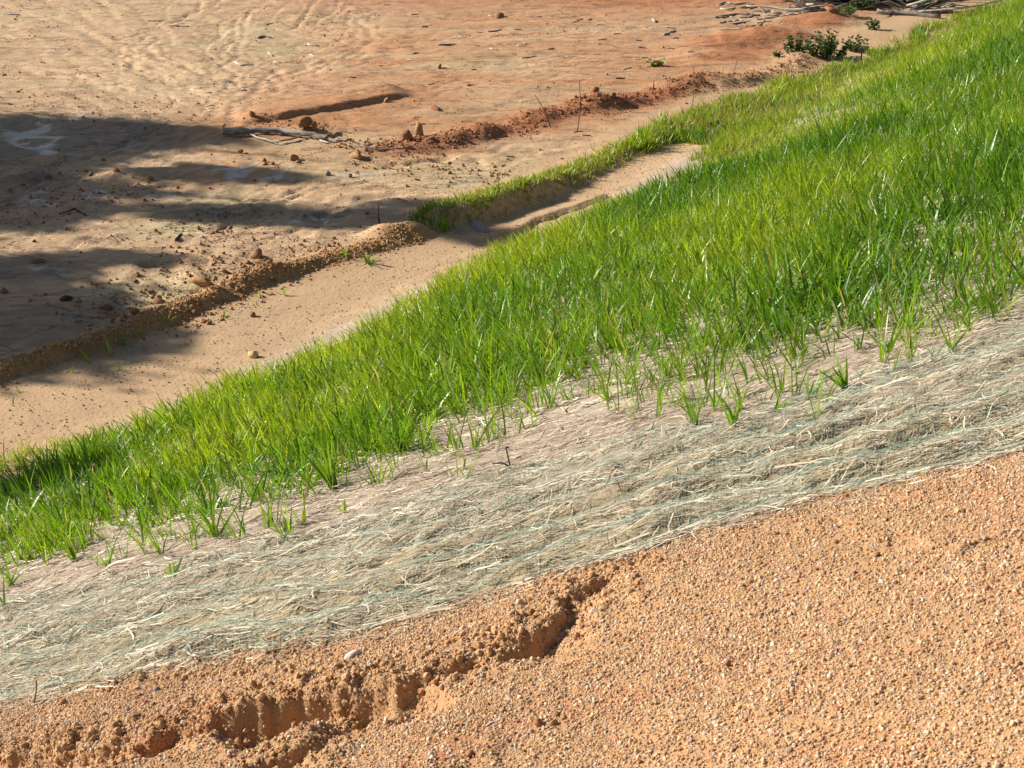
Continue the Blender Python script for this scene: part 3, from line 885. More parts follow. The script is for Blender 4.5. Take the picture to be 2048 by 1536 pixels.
# near and middle sward
gx_, gy_ = grass_points(46000, (-5.2, 6.5), (4.8, 15.0), dens_main)
db, df = edges(gx_, gy_)
lime_f = np.clip(0.42 + 0.75 * fbm(gx_ / 1.4, gy_ / 1.4, 2, 511) + 0.5 * sstep(1.0, 0.1, db) * sstep(8, 12, gy_) - 0.15 * sstep(-2.2, -3.6, gx_), 0.0, 1)
hs = (0.215 + 0.07 * fbm(gx_ / 0.8, gy_ / 0.8, 2, 512)) * (0.72 + 0.28 * sstep(0.0, 0.8, db)) * (1 - 0.18 * sstep(-0.5, 0.0, df))
near_parts = [tufts(gx_, gy_, 5, hs, lime_f, 0.03)]
# far sward
def dens_far(x, y):
    return dens_main(x, y) * 0.9
hx_, hy_ = grass_points(52000, (-0.5, 11.5), (15.0, 29.5), dens_far)
db, df = edges(hx_, hy_)
uu = hx_ * NRM[0] + hy_ * NRM[1] + U0
lime2 = np.clip(0.74 + 0.6 * fbm(hx_ / 1.8, hy_ / 1.8, 2, 511) - 0.55 * sstep(1.2, 2.6, db), 0, 1)
drym = np.clip(0.25 * sstep(0.7, 0.0, db) + 0.10 * fbm(hx_ / 0.8, hy_ / 0.8, 2, 513), 0.02, 0.5)
hs2 = (0.19 + 0.05 * fbm(hx_ / 0.8, hy_ / 0.8, 2, 512)) * (0.7 + 0.35 * sstep(0.2, 1.5, db))
far_parts = [tufts(hx_, hy_, 4, hs2, lime2, drym, 0.035, 2, 1.15)]
put_grass('grass', near_parts + far_parts, 'thick bright green young grass covering the slope')

# straggling front edge: thin single shoots over the straw
def dens_fringe(x, y):
    db, df = edges(x, y)
    return sstep(-0.9, -0.3, df) * sstep(0.55 + 0.35 * sstep(-0.5, 1.0, x), -0.12, df + 0.2 * fbm(x / 0.3, y / 0.3, 2, 521)) * np.clip(0.35 + 1.2 * fbm(x / 0.28, y / 0.28, 2, 522), 0.02, 1) * (np.abs(x) < 0.34 * (y * 0.92 + 1.6) + 0.5)
sx_, sy_ = grass_points(11000, (-3.6, 3.4), (4.6, 9.0), dens_fringe)
put_grass('sparse_grass', [tufts(sx_, sy_, 4, np.full(len(sx_), 0.225) * rng.uniform(0.5, 1.15, len(sx_)), np.full(len(sx_), 0.42), 0.05, 0.010, 4, 0.66, 0.30)], 'thin green shoots scattered over the straw in front of the thick grass')

# strip of shorter yellowing grass on the small bank beyond the ditch
qx, qy = along(STRIP, 6000, 0.10, -0.03)
t_ = polydist(qx, qy, STRIP)[1]
k = rng.random(len(qx)) < 0.62 + 0.6 * fbm(qx / 0.35, qy / 0.35, 2, 531)
qx, qy, t_ = qx[k], qy[k], t_[k]
put_grass('yellowing_grass', [tufts(qx, qy, 4, np.full(len(qx), 0.125) * (0.75 + 0.35 * sstep(.3, .7, t_)) * rng.uniform(0.6, 1.2, len(qx)), np.full(len(qx), 0.85) - 0.7 * sstep(0.12, 0.0, t_), 0.33, 0.03, 2, 1.3)], 'strip of short yellowing grass on the small bank beyond the sandy ditch')
# thicket where the strip meets the slope, and rougher growth along the far toe
VERGE = GL([(1265, 300), (1330, 272), (1400, 240), (1470, 208), (1530, 180), (1620, 155), (1700, 130), (1790, 95), (1860, 56), (1960, 24), (2100, -26), (2150, -50), (2000, 15), (1860, 68), (1740, 135), (1650, 188), (1560, 258), (1520, 300), (1470, 318), (1425, 312), (1400, 296), (1350, 300), (1310, 306)])
kx = rng.uniform(0.5, 10.0, 90000); ky = rng.uniform(16.5, 29.5, 90000)
k = inpoly(kx + 0.35 * fbm(kx / 0.5, ky / 0.5, 3, 545), ky + 0.35 * fbm(kx / 0.5, ky / 0.5, 3, 546), VERGE) & (rng.random(90000) < 0.8 + 0.5 * fbm(kx / 0.4, ky / 0.4, 2, 540))
kx, ky = kx[k], ky[k]
put_grass('verge_grass', [tufts(kx, ky, 5, np.full(len(kx), 0.155) * rng.uniform(0.6, 1.3, len(kx)), np.clip(0.68 + 0.8 * fbm(kx / 0.7, ky / 0.7, 2, 542), 0, 1), np.clip(0.25 + 0.5 * fbm(kx / 0.9, ky / 0.9, 2, 543), 0.03, 0.7), 0.04, 2, 1.3)], 'rough mixed green and straw coloured grass along the far toe of the slope')

# ------------------------------------------------------------------ straw mulch and the nets over it
def strip_point(s, r):
    """s along the strip in photograph columns, r across from lower to upper net edge"""
    lo = np.stack([np.interp(s, [p[0] for p in NET_LO], NLO[:, i]) for i in (0, 1)], -1)
    up = np.stack([np.interp(s, [p[0] for p in NET_UP], NUP[:, i]) for i in (0, 1)], -1)
    return lo + (up - lo) * np.asarray(r)[..., None]


def straws(x, y, length, width, az, colr, lift):
    n = len(x); segs = 3
    t = np.linspace(-0.5, 0.5, segs + 1)
    cur = rng.normal(0, 0.5, n); dz = rng.normal(0, 0.10, n)
    V = []
    for ti in t:
        a = az + cur * ti
        xx = x + np.cos(a) * length * ti; yy = y + np.sin(a) * length * ti
        V.append((xx, yy, ti))
    Z = [H1(v[0], v[1]) for v in V]
    out = []
    wd = np.stack([-np.sin(az), np.cos(az), rng.normal(0, 0.5, n)], 1) * (width / 2)[:, None]
    for (xx, yy, ti), zz in zip(V, Z):
        zmid = zz + lift + dz * length * ti
        P = np.stack([xx, yy, np.maximum(zmid, zz + 0.001)], 1)
        out += [P - wd, P + wd]
    V = np.stack(out, 1).reshape(-1, 3); k = 2 * (segs + 1)
    b = np.arange(n)[:, None] * k
    Q = np.concatenate([b + np.array([[2 * i, 2 * i + 1, 2 * i + 3, 2 * i + 2]]) for i in range(segs)])
    return V, Q, np.repeat(colr, k, 0)


STRAW_PAL = [(.68, .63, .51), (.60, .55, .44), (.52, .48, .39), (.74, .70, .59), (.64, .60, .50), (.36, .29, .21), (.24, .19, .145), (.50, .39, .23), (.40, .35, .27), (.17, .135, .10)]
PINK_PAL = [(.76, .68, .55), (.70, .60, .48), (.82, .75, .62), (.78, .70, .58), (.50, .40, .32), (.60, .47, .35), (.40, .31, .24), (.70, .62, .52), (.24, .18, .14), (.15, .11, .085)]
n = 44000
s_ = rng.uniform(-420, 2500, n); r_ = np.where(rng.random(n) < 0.03, -0.09 * rng.random(n) ** 2, rng.uniform(-0.01, 1.02, n))
P = strip_point(s_, r_)
k = rng.random(n) < np.clip(0.80 + 0.9 * fbm(P[:, 0] / 0.4, P[:, 1] / 0.12, 3, 601), 0.15, 1)
P = P[k]; n = len(P)
big = rng.random(n) < 0.085
L = np.where(big, rng.uniform(0.05, 0.17, n), rng.uniform(0.02, 0.09, n)); W = np.where(big, rng.uniform(.003, .006, n), rng.uniform(.0014, .0030, n))
az = np.where(rng.random(n) < 0.65, rng.normal(-0.02, 0.30, n), rng.uniform(0, 3.14, n))
cs = pick(STRAW_PAL, n); cs[big] = pick([(.72, .65, .50), (.66, .58, .43), (.40, .33, .25)], int(big.sum()))
V, Q, C = straws(P[:, 0], P[:, 1], L, W, az, cs, 0.002 + 0.026 * rng.random(n) ** 2)
me = mesh_np('straw', V, Q); set_col(me, C)
link('straw', me, STRAW, label='pale dry straw lying under the green netting on the slope', cat='straw', kind='stuff')

n = 76000
x = rng.uniform(-4.5, 4.0, n); y = rng.uniform(4.4, 9.8, n)
dup, _ = polydist(x, y, NUP); df, _ = polydist(x, y, GFRONT)
k = (dup < 0.03) & (df > -2.2) & (np.abs(x) < 0.34 * (y * 0.92 + 1.6) + 0.4) & (rng.random(n) < np.clip(1.0 - 0.35 * sstep(-0.5, -2.0, df), 0, 1)) & (rng.random(n) < 0.85 + 0.6 * fbm(x / 0.5, y / 0.15, 3, 602))
x, y = x[k], y[k]; n = len(x)
big = rng.random(n) < 0.11
L = np.where(big, rng.uniform(0.06, 0.17, n), rng.uniform(0.025, 0.10, n)); W = np.where(big, rng.uniform(.0032, .0065, n), rng.uniform(.0016, .0036, n))
az = np.where(rng.random(n) < 0.6, rng.normal(0.06, 0.35, n), rng.uniform(0, 3.14, n))
V, Q, C = straws(x, y, L, W, az, pick(PINK_PAL, n), 0.002 + 0.022 * rng.random(n) ** 2)
me = mesh_np('older_straw', V, Q); set_col(me, C)
link('older_straw', me, STRAW, label='matted pinkish grey straw between the netting and the grass', cat='straw', kind='stuff')


def net(name, pt, s0, s1, r0, r1, ns, nr, nfold, amp, width, mat, label, lift=0.016, seed=700):
    """knotted plastic net: lengthwise and crosswise threads, gathered into loose folds"""
    S = np.linspace(s0, s1, ns)[None, :].repeat(nr, 0); R = np.linspace(r0, r1, nr)[:, None].repeat(ns, 1)
    ph = 1.4 * fbm(S / 420, R * 1.5, 3, seed)
    Rw = R + amp * np.sin(2 * math.pi * (R * nfold + ph)) + 0.012 * fbm(S / 120, R * 8, 2, seed + 3)
    Rw = r0 + (Rw - r0) * 1.0
    P = pt(S.ravel(), Rw.ravel()).reshape(nr, ns, 2)
    gathered = 0.5 + 0.5 * np.cos(2 * math.pi * (R * nfold + ph) + math.pi)
    x = P[..., 0].ravel(); y = P[..., 1].ravel()
    z0 = np.max([H1(x + dx, y + dy) for dx, dy in ((0, 0), (0.02, 0), (-0.02, 0), (0, .02), (0, -.02))], 0)
    z = (z0.reshape(nr, ns) + lift + 0.012 * gathered + 0.005 * fbm(S / 60, R * 12, 2, seed + 5))
    B = Build(); P3 = np.concatenate([P, z[..., None]], 2)
    for A3, width in ((P3, width), (P3.transpose(1, 0, 2), width * 0.45)):            # lengthwise, crosswise
        a, b = A3.shape[:2]
        d = np.gradient(A3, axis=1); d /= np.linalg.norm(d, axis=2, keepdims=True) + 1e-9
        w = np.cross(d, np.array([-0.25, 0.2, 0.95])); w /= np.linalg.norm(w, axis=2, keepdims=True) + 1e-9
        V = np.stack([A3 - w * width / 2, A3 + w * width / 2], 2).reshape(-1, 3)
        i = (np.arange(a)[:, None] * b + np.arange(b - 1)[None, :]).ravel() * 2
        B.add(V, np.stack([i, i + 1, i + 3, i + 2], 1))
    return link(name, B.mesh(name), mat, label=label, cat='netting')


net('erosion_net', strip_point, -420, 2500, -0.005, 1.0, 430, 88, 4.3, 0.034, 0.00115, NETGREEN, 'green plastic erosion net laid over straw along the edge of the bare gravel')


def upper_point(s, r):
    up = np.stack([np.interp(s, [p[0] for p in NET_UP], NUP[:, i]) for i in (0, 1)], -1)
    d = np.array([-0.45, 0.9])
    return up + d * (np.asarray(r)[..., None])


net('older_erosion_net', upper_point, -380, 2450, -0.04, 0.85, 300, 48, 3.0, 0.03, 0.0009, NETBROWN, 'faded brown erosion net over the pinkish straw in front of the grass', 0.010, 740)

# ------------------------------------------------------------------ single grass clumps that stand apart
def clump(name, px, py, nb, h_px, label, cat, group=None, az0=None, wide=1.0, lime=0.35, tilt=0.38, segs=5):
    b = onground(px, py); s = ppm(b); h = h_px / s
    n = nb
    a = rng.uniform(0, 6.283, n); r = 0.016 * wide * np.sqrt(rng.random(n))
    base = np.stack([r * np.cos(a), r * np.sin(a), np.full(n, -0.01)], 1)
    az = rng.uniform(0, 6.283, n) if az0 is None else rng.normal(az0, 0.5, n)
    L = h * rng.uniform(0.6, 1.25, n); W = (0.0075 + 0.0065 * rng.random(n)) * min(wide, 1.4)
    li = np.clip(rng.normal(lime, 0.2, n), 0, 1)[:, None]
    c = np.where(li < 0.5, LUSH + (MIDG - LUSH) * li * 2, MIDG + (LIME - MIDG) * (li - 0.5) * 2) * rng.uniform(.85, 1.15, (n, 1))
    V, Q, T, C = blades(base, az, np.abs(rng.normal(tilt, 0.2, n)), np.abs(rng.normal(.3, .3, n)), L, W, c, segs)
    me = mesh_np(name, V, Q, T, True); set_col(me, C)
    return link(name, me, GRASS, None, label, cat, group, loc=b)


GC = 'clumps of grass growing through the straw'
for a in [
    (800, 905, 22, 95, 'broad leafed dark grass clump in the middle of the straw edge', None, 1.5),
    (668, 975, 18, 95, 'dark clump with long blades leaning left at the straw edge, left of centre', 2.6, 1.2),
    (432, 1075, 20, 110, 'tall upright clump rising from the pink straw, lower left', None, 1.1),
    (575, 1078, 14, 85, 'fan shaped clump standing alone right above the green net, lower left', None, 1.0),
    (345, 1160, 7, 62, 'small splayed seedling growing through the green net, lower left', None, 1.2),
    (150, 1120, 16, 70, 'spreading clump near the left edge with blades arching left', 2.8, 1.1),
    (215, 1138, 6, 60, 'thin upright clump beside the spreading one near the left edge', None, 0.9),
    (20, 1165, 14, 75, 'clump cut by the left edge just above the green net', None, 1.0),
    (1690, 772, 12, 80, 'clump with one long leaf arching left over the net, right of centre', 2.9, 1.2),
    (1550, 835, 9, 62, 'bright low clump growing through the upper edge of the green net', None, 1.1),
    (1465, 865, 9, 85, 'thin upright clump at the upper edge of the green net', None, 0.9),
    (1390, 852, 10, 105, 'tall loose clump just behind the green net edge', None, 0.9),
    (1905, 705, 10, 110, 'tall clump with a bare stem at the net edge near the right border', None, 0.9),
    (1775, 700, 10, 85, 'short dense clump on straw near the right border', None, 1.0),
    (15, 1222, 6, 55, 'small dark seedling on the netting at the left border', None, 1.1),
    (940, 955, 4, 30, 'tiny lime seedling beside the steel pin', None, 1.2),
    (690, 1020, 5, 45, 'short few-bladed clump between straw and net, left of the pin', None, 1.0),
    (1300, 865, 4, 45, 'single thin shoot on the straw right of the pin', None, 0.9),
    (1215, 795, 9, 80, 'loose clump at the front of the thick grass above the pin', None, 1.0),
    (1620, 790, 8, 80, 'leggy clump leaning right between the thick grass and the net', 0.4, 0.9),
]:
    clump('grass_clump', a[0], a[1], a[2], a[3], a[4], 'grass clump', GC, a[5], a[6])

SG = 'seedlings on the sandy ditch'
for (px, py, nb, h, lb, az) in [
    (252, 690, 4, 34, 'arched green seedling at the foot of the ridge, with the longest leaf', 2.9),
    (225, 715, 4, 38, 'upright two-leaved seedling on the ditch sand below the arched one', 2.4),
    (180, 730, 4, 34, 'slender seedling leaning left, leftmost group on the ditch sand', 2.5),
    (197, 748, 3, 26, 'tiny upright seedling lowest of the left group on the ditch sand', 1.6),
    (288, 672, 5, 18, 'lime green flat seedling against the ridge', None),
    (335, 652, 4, 24, 'small seedling half way along the foot of the ridge', None),
    (330, 665, 2, 22, 'faint thin seedling just below the small ridge seedling', 2.4),
    (450, 640, 3, 26, 'pale two-leaved seedling standing alone on the middle of the ditch', None),
    (520, 600, 3, 22, 'thin seedling beneath the ridge bend, farther up the ditch', 2.6),
    (570, 595, 4, 24, 'dark seedling leaning left, highest on the open ditch sand', 2.7),
    (145, 752, 2, 22, 'dry thin seedling left of the group on ditch sand', 2.0),
    (245, 745, 3, 22, 'short pale seedling right of the lowest on ditch sand', None),
    (38, 790, 3, 20, 'tiny seedling near the left border of the ditch', None),
    (25, 815, 2, 16, 'smallest seedling at the left border of the ditch', None),
]:
    clump('grass_seedling', px, py, nb, h, lb, 'seedling', SG, az, 1.2, 0.55, 0.45)
clump('grass_clump', 738, 528, 26, 34, 'low dark green tuft on the ridge beside the sandy ditch', 'grass clump', 'tufts on the ridge', None, 1.6, 0.3, 0.9)
clump('grass_clump', 690, 518, 12, 24, 'dull thin tuft just left of the dark one on the ridge', 'grass clump', 'tufts on the ridge', None, 1.4, 0.5, 0.8)
clump('grass_clump', 1320, 265, 40, 42, 'dense green tuft at the upper end of the yellowing strip', 'grass clump', 'tufts on the ridge', None, 4.5, 0.6, 0.4)
clump('grass_clump', 1285, 300, 60, 48, 'big bright tuft in the yellowing strip near the slope', 'grass clump', 'tufts on the ridge', None, 6, 0.65, 0.4)
clump('grass_clump', 885, 458, 70, 30, 'dark green tuft at the near end of the yellowing strip', 'grass clump', 'tufts on the ridge', None, 9, 0.4, 0.4)

# ------------------------------------------------------------------ weeds with leaves
def weed(name, px, py, w_px, h_px, nst, nleaf, label, c0, c1, leaf=0.035):
    b = onground(px, py); s = ppm(b); w = w_px / s / 2; h = h_px / s
    root = link(name, None, None, None, label, 'weed', loc=b)
    SB = Build(); LV = []; LQ = []; LC = []; cnt = 0
    for i in range(nst):
        a = rng.uniform(0, 6.283); rr = w * math.sqrt(rng.random())
        top = np.array([rr * math.cos(a), rr * math.sin(a) * 0.7, h * rng.uniform(.45, 1.05) * (1 - 0.45 * (rr / w) ** 2)])
        foot = np.array([top[0] * .45, top[1] * .45, -0.02])
        mid = (foot + top) / 2 + rng.normal(0, 0.02, 3)
        SB.add(*tube([foot, mid, top], [.006, .004, .002], 4, seed=i))
        for j in range(nleaf):
            t = rng.uniform(.2, 1.05); p = foot * (1 - t) ** 2 + 2 * mid * t * (1 - t) + top * t * t if t <= 1 else top
            d = rng.normal(0, 1, 3); d[2] = abs(d[2]) * .5; d /= np.linalg.norm(d)
            sd = np.cross(d, rng.normal(0, 1, 3)); sd /= np.linalg.norm(sd)
            l = leaf * rng.uniform(.6, 1.4)
            LV += [p, p + d * l * .5 + sd * l * .22, p + d * l, p + d * l * .5 - sd * l * .22]
            LQ.append((cnt, cnt + 1, cnt + 2, cnt + 3)); cnt += 4
            cc = (np.array(c0) + (np.array(c1) - np.array(c0)) * rng.random()); LC += [cc] * 4
    sm = SB.mesh('stem'); set_col(sm, np.tile([.08, .11, .03], (len(sm.vertices), 1)))
    link('stem', sm, LEAF, root)
    me = mesh_np('foliage', np.array(LV), np.array(LQ)); set_col(me, np.array(LC))
    link('foliage', me, LEAF, root)
    return root


G0, G1 = (.035, .075, .02), (.08, .15, .035)
weed('leafy_weed', 1652, 118, 100, 58, 34, 26, 'dark green bushy weed where the red ridge meets the grass', G0, G1, .06)
weed('leafy_weed', 1590, 112, 56, 40, 16, 22, 'smaller dark weed left of the bushy one by the red ridge', G0, G1, .06)
weed('leafy_weed', 1712, 104, 60, 36, 16, 22, 'feathery weed right of the bushy one at the grass edge', (.05, .09, .03), (.11, .17, .05), .05)
weed('leafy_weed', 1745, 62, 30, 22, 8, 14, 'small lone weed on red soil below the brush pile', G0, G1, .06)
weed('leafy_weed', 1690, 38, 50, 18, 14, 16, 'low pale green weed on the soil in front of the brush pile', (.09, .15, .05), (.16, .24, .08), .05)
weed('leafy_weed', 1715, 20, 80, 28, 20, 20, 'bright ferny weed growing out of the brush pile', (.06, .14, .03), (.14, .26, .05), .06)
weed('leafy_weed', 1848, 22, 30, 34, 10, 16, 'bright green weed beside the branches at the right of brush pile', (.07, .17, .03), (.15, .28, .05), .07)
weed('leafy_weed', 1314, 130, 36, 14, 12, 12, 'pale green weed alone on the far red mud', (.14, .20, .06), (.24, .30, .10), .05)
weed('leafy_weed', 1440, 262, 40, 20, 10, 12, 'dark weed tuft in the yellowing grass above the ditch', G0, G1, .05)
weed('leafy_weed', 1555, 118, 22, 14, 6, 10, 'tiny weed on the red ridge left of the bushes', G0, G1, .05)

# ------------------------------------------------------------------ sticks, logs
def stick_mesh(name, pts3, r0, r1, seed, sides=6, sub=3, wob=0.12):
    pts3 = np.asarray(pts3, float); r_ = np.random.default_rng(seed)
    t = np.linspace(0, len(pts3) - 1, (len(pts3) - 1) * sub + 1)
    P = np.stack([np.interp(t, np.arange(len(pts3)), pts3[:, i]) for i in range(3)], 1)
    L = np.linalg.norm(pts3[-1] - pts3[0])
    P[1:-1] += r_.normal(0, 1, (len(P) - 2, 3)) * [wob * L * .12, wob * L * .12, r0 * .25]
    R = np.linspace(r0, r1, len(P)) * r_.uniform(.8, 1.2, len(P))
    V, Q, T = tube(P, R, sides, 0.12, seed)
    o = P.mean(0)
    return mesh_np(name, V - o, Q, T, True), o


def lying(pxs, wpx, seed, lift=0.6):
    pts = []
    for (x, y) in pxs:
        p = onground(x, y); pts.append(p)
    r = max(0.0035, wpx / 2 / ppm(pts[0]))
    return [p + [0, 0, r * lift] for p in pts], r


def stick(name, pxs, wpx, mat, label, cat='stick', group=None, taper=0.55, seed=None, parent=None, forks=()):
    seed = seed if seed is not None else int(pxs[0][0] * 7 + pxs[0][1])
    pts, r = lying(pxs, wpx, seed)
    me, o = stick_mesh(name, pts, r, r * taper, seed)
    ob = link(name, me, mat, parent, label, cat, group, loc=o)
    for f in forks:
        fp, fr = lying(f, wpx * .6, seed)
        fm, fo = stick_mesh('twig', fp, fr, fr * .5, seed + 1)
        link('twig', fm, mat, ob, loc=fo - o)
    return ob


# the big fallen log, with its boughs
def log_thing():
    pts, r = lying([(446, 275), (500, 271), (560, 272), (608, 278), (650, 285), (684, 281)], 15, 5, 1.3)
    pts = [p + [0, 0, .0] for p in pts]
    me, o = stick_mesh('fallen_log', pts, r, r * .5, 5, 9, 4, 0.03)
    ob = link('fallen_log', me, MOTTLED, None, 'long bleached log lying at the edge of the tree shadow', 'log', loc=o)
    for (pp, w, m, hz) in [([(498, 272), (512, 281), (540, 289), (557, 292)], 4.5, BLEACHED, .02), ([(557, 290), (585, 287), (604, 280), (613, 272)], 4, GREYWOOD, .03), ([(640, 286), (660, 291), (682, 288)], 4, BLEACHED, .01), ([(450, 276), (447, 268), (452, 262)], 4, GREYWOOD, .06)]:
        q, r2 = lying(pp, w, 3); q = [a + [0, 0, hz] for a in q]
        bm, bo = stick_mesh('bough', q, r2, r2 * .6, int(pp[0][0]), 6, 3, .05)
        link('bough', bm, m, ob, loc=bo - o)
log_thing()
stick('fallen_branch', [(707, 293), (722, 299), (760, 303), (825, 303)], 7, GREYWOOD, 'dark crooked branch lying on pale sand right of the bleached log', 'branch', forks=[[(722, 299), (745, 294)]])
W = 'bleached sticks strewn on the flat'
for (p, w, m, lb) in [
    ([(382, 177), (395, 183), (412, 187), (425, 188)], 4, BLEACHED, 'white stick on the tan mud above the shadow edge'),
    ([(471, 150), (490, 153), (513, 155), (541, 159)], 4, BLEACHED, 'longest white stick, two pieces end to end, above the big log'),
    ([(471, 125), (483, 130), (506, 127)], 4.5, BLEACHED, 'bent pale stick on the greenish sand patch'),
    ([(548, 122), (562, 124)], 4, BLEACHED, 'short white stick right of the bent pale one'),
    ([(615, 89), (638, 92)], 5, BLEACHED, 'stout white stick on pale sand at upper left'),
    ([(620, 108), (640, 116)], 3, BLEACHED, 'thin white stick below the stout one at upper left'),
    ([(537, 105), (545, 110)], 4, BLEACHED, 'tiny white chip of wood among the pale sticks'),
    ([(516, 77), (528, 74), (543, 77)], 5, GREYWOOD, 'dark grey stick on the pale greenish sand at upper left'),
    ([(337, 52), (360, 51), (378, 52)], 3.5, GREYWOOD, 'thin grey stick at upper left beside the crooked root'),
    ([(533, 49), (545, 46)], 3, GREYWOOD, 'small dark twig far up on the tan mud'),
    ([(484, 178), (491, 182)], 6, GREYWOOD, 'stubby grey wood chunk left of the red mound'),
    ([(411, 213), (424, 213)], 4, BLEACHED, 'short white chip above the shadow edge'),
    ([(726, 458), (740, 465), (755, 468)], 5, BLEACHED, 'white forked stick beside the ridge end, by the upright stake'),
    ([(703, 469), (722, 470)], 3, BLEACHED, 'thin white sliver left of the forked stick by the ridge'),
    ([(876, 93), (895, 92), (910, 90)], 4, GREYWOOD, 'grey stick lying level on the middle of the far red mud'),
    ([(975, 65), (992, 64), (1002, 62)], 3.5, GREYWOOD, 'twisted grey stick on the far mud near the top centre'),
    ([(980, 100), (997, 102)], 3.5, BLEACHED, 'pale short stick on the far mud, right of the level grey one'),
    ([(1033, 94), (1052, 95)], 3, BLEACHED, 'pale sliver on the far mud at centre'),
    ([(1042, 117), (1070, 113)], 3.5, BLEACHED, 'pale stick rising to the right on the far mud'),
    ([(1327, 70), (1340, 65), (1350, 62)], 4.5, BLEACHED, 'white stick on the red mud left of the brush pile'),
    ([(1276, 94), (1290, 95)], 3, GREYWOOD, 'short dark stick on red mud left of the pale weed'),
    ([(1306, 40), (1310, 45)], 5, BLEACHED, 'small upright white chunk far up on the red mud'),
    ([(1153, 44), (1166, 40)], 3, GREYWOOD, 'thin crooked twig far up on the red mud at top centre'),
    ([(826, 108), (838, 107)], 3, GREYWOOD, 'tiny grey stick left on the far red mud'),
    ([(855, 171), (868, 168)], 3.5, BLEACHED, 'pale chip on the orange mud right of the red mound'),
    ([(935, 178), (948, 176)], 4, DARKWOOD, 'small black stick on orange mud at centre'),
    ([(700, 157), (713, 158)], 4, DARKWOOD, 'small black chunk on tan mud above the red mound'),
    ([(1012, 313), (1030, 314)], 4, DARKWOOD, 'dark curled bark on the pale sand beyond the strip of grass'),
    ([(1232, 160), (1250, 158)], 4, DARKWOOD, 'dark stick on the orange mud above the broken ridge'),
    ([(820, 252), (850, 250)], 3.5, GREYWOOD, 'grey stick on red mud above the dark branch'),
    ([(352, 486), (360, 478), (365, 474)], 7, DARKWOOD, 'dark wooden stub sticking up from churned mud at left'),
    ([(120, 430), (150, 424), (172, 432)], 5, DARKWOOD, 'black root lying in the shade at left'),
    ([(295, 41), (305, 42), (320, 43)], 4, GREYWOOD, 'grey crooked root at upper left'),
    ([(15, 30), (40, 32)], 4, GREYWOOD, 'grey stick near the top left corner'),
    ([(1148, 265), (1165, 263)], 3, DARKWOOD, 'dark twig on pale sand near the end of the ridge'),
    ([(1165, 272), (1182, 273)], 3, DARKWOOD, 'lower dark twig on pale sand near the ridge'),
    ([(972, 1437), (988, 1428), (1010, 1420)], 6, BLEACHED, 'pale stick lying on the foreground gravel below the gully'),
    ([(1660, 1312), (1675, 1300), (1690, 1288)], 4, GREYWOOD, 'thin knotted grey twig on the right foreground gravel'),
    ([(1318, 1100), (1345, 1078), (1380, 1062), (1430, 1048), (1500, 1035)], 4, GREYWOOD, 'long thin grey twig along the lower edge of the net'),
    ([(1275, 1332), (1290, 1322)], 6, BLEACHED, 'flat pale wood chip on the foreground gravel at centre'),
    ([(1915, 1235), (1930, 1228)], 5, STONE_RED, 'reddish flat chip on the gravel at far right') if False else ([(1430, 36), (1470, 30), (1520, 33)], 5, GREYWOOD, 'long grey branch left of the brush pile'),
]:
    stick('stick', p, w, m, lb, 'stick', W)
TW = 'twigs strewn before the brush pile'
for i in range(46):
    x = rng.uniform(1430, 1620); y = rng.uniform(6, 62); a = rng.normal(0, .35); l = rng.uniform(12, 46)
    if y > 30 + (1620 - x) * .35: continue
    stick('twig', [(x, y), (x + l * math.cos(a) * .5, y + l * .22 * math.sin(a)), (x + l * math.cos(a), y - l * .12 * math.sin(a) - 1)], rng.uniform(2.5, 4), GREYWOOD if rng.random() < .7 else BLEACHED, 'thin dead twig strewn on red soil left of the brush pile', 'twig', TW, seed=900 + i)
for i in range(40):
    x = rng.uniform(700, 1420); y = rng.uniform(8, 150)
    if G(x, y)[:2] @ NRM + U0 > -1: continue
    l = rng.uniform(6, 18)
    stick('twig', [(x, y), (x + l, y + rng.uniform(-2.5, 2.5))], rng.uniform(2, 3), (GREYWOOD, BLEACHED, DARKWOOD)[i % 3], 'tiny scrap of wood strewn over the far orange mud', 'twig', 'scraps on the far mud', seed=1000 + i)


def standing(name, base, top_off, wpx, mat, label, cat, kink=0.02, parent=None):
    b = onground(*base); s = ppm(b); tx, ty = top_off
    top = b + np.array([tx / s, 0, ty / s / math.cos(PITCH)])
    r = max(.0022, wpx / 2 / s)
    me, o = stick_mesh(name, [b - [0, 0, .05], b + (top - b) * .5 + [kink, 0, 0], top], r, r * .6, int(base[0]), 6, 2, .02)
    return link(name, me, mat, parent, label, cat, loc=o)


standing('stake', (762, 462), (-3, 40), 5, DARKWOOD, 'thin dark upright stake behind the ridge end', 'stake', -.015)
standing('dry_stalk', (1104, 252), (-35, 60), 2, DARKWOOD, 'thin dry stalk leaning left from pale sand near the ridge', 'stalk')
standing('dry_stalk', (1154, 262), (3, 92), 2, DARKWOOD, 'tall thin dry stalk standing upright near the broken ridge', 'stalk', .03)
standing('dry_stalk', (1385, 212), (-2, 72), 2, GREYWOOD, 'pale upright dry stalk against the red ridge', 'stalk', .01)
standing('dry_stalk', (1462, 165), (12, 34), 2, GREYWOOD, 'dry stalk leaning right against the end of red ridge', 'stalk', .01)
standing('stake', (1307, 185), (0, 16), 3, DARKWOOD, 'short dark peg on orange mud above the broken ridge', 'stake', 0)
standing('stake', (1722, 122), (0, 26), 4, DARKWOOD, 'short dark stake at the grass edge right of the bushy weed', 'stake', 0)
standing('broken_stick', (60, 1412), (20, 54), 5, GREYWOOD, 'dry stick poking up through the lower net at left', 'stick', .01)


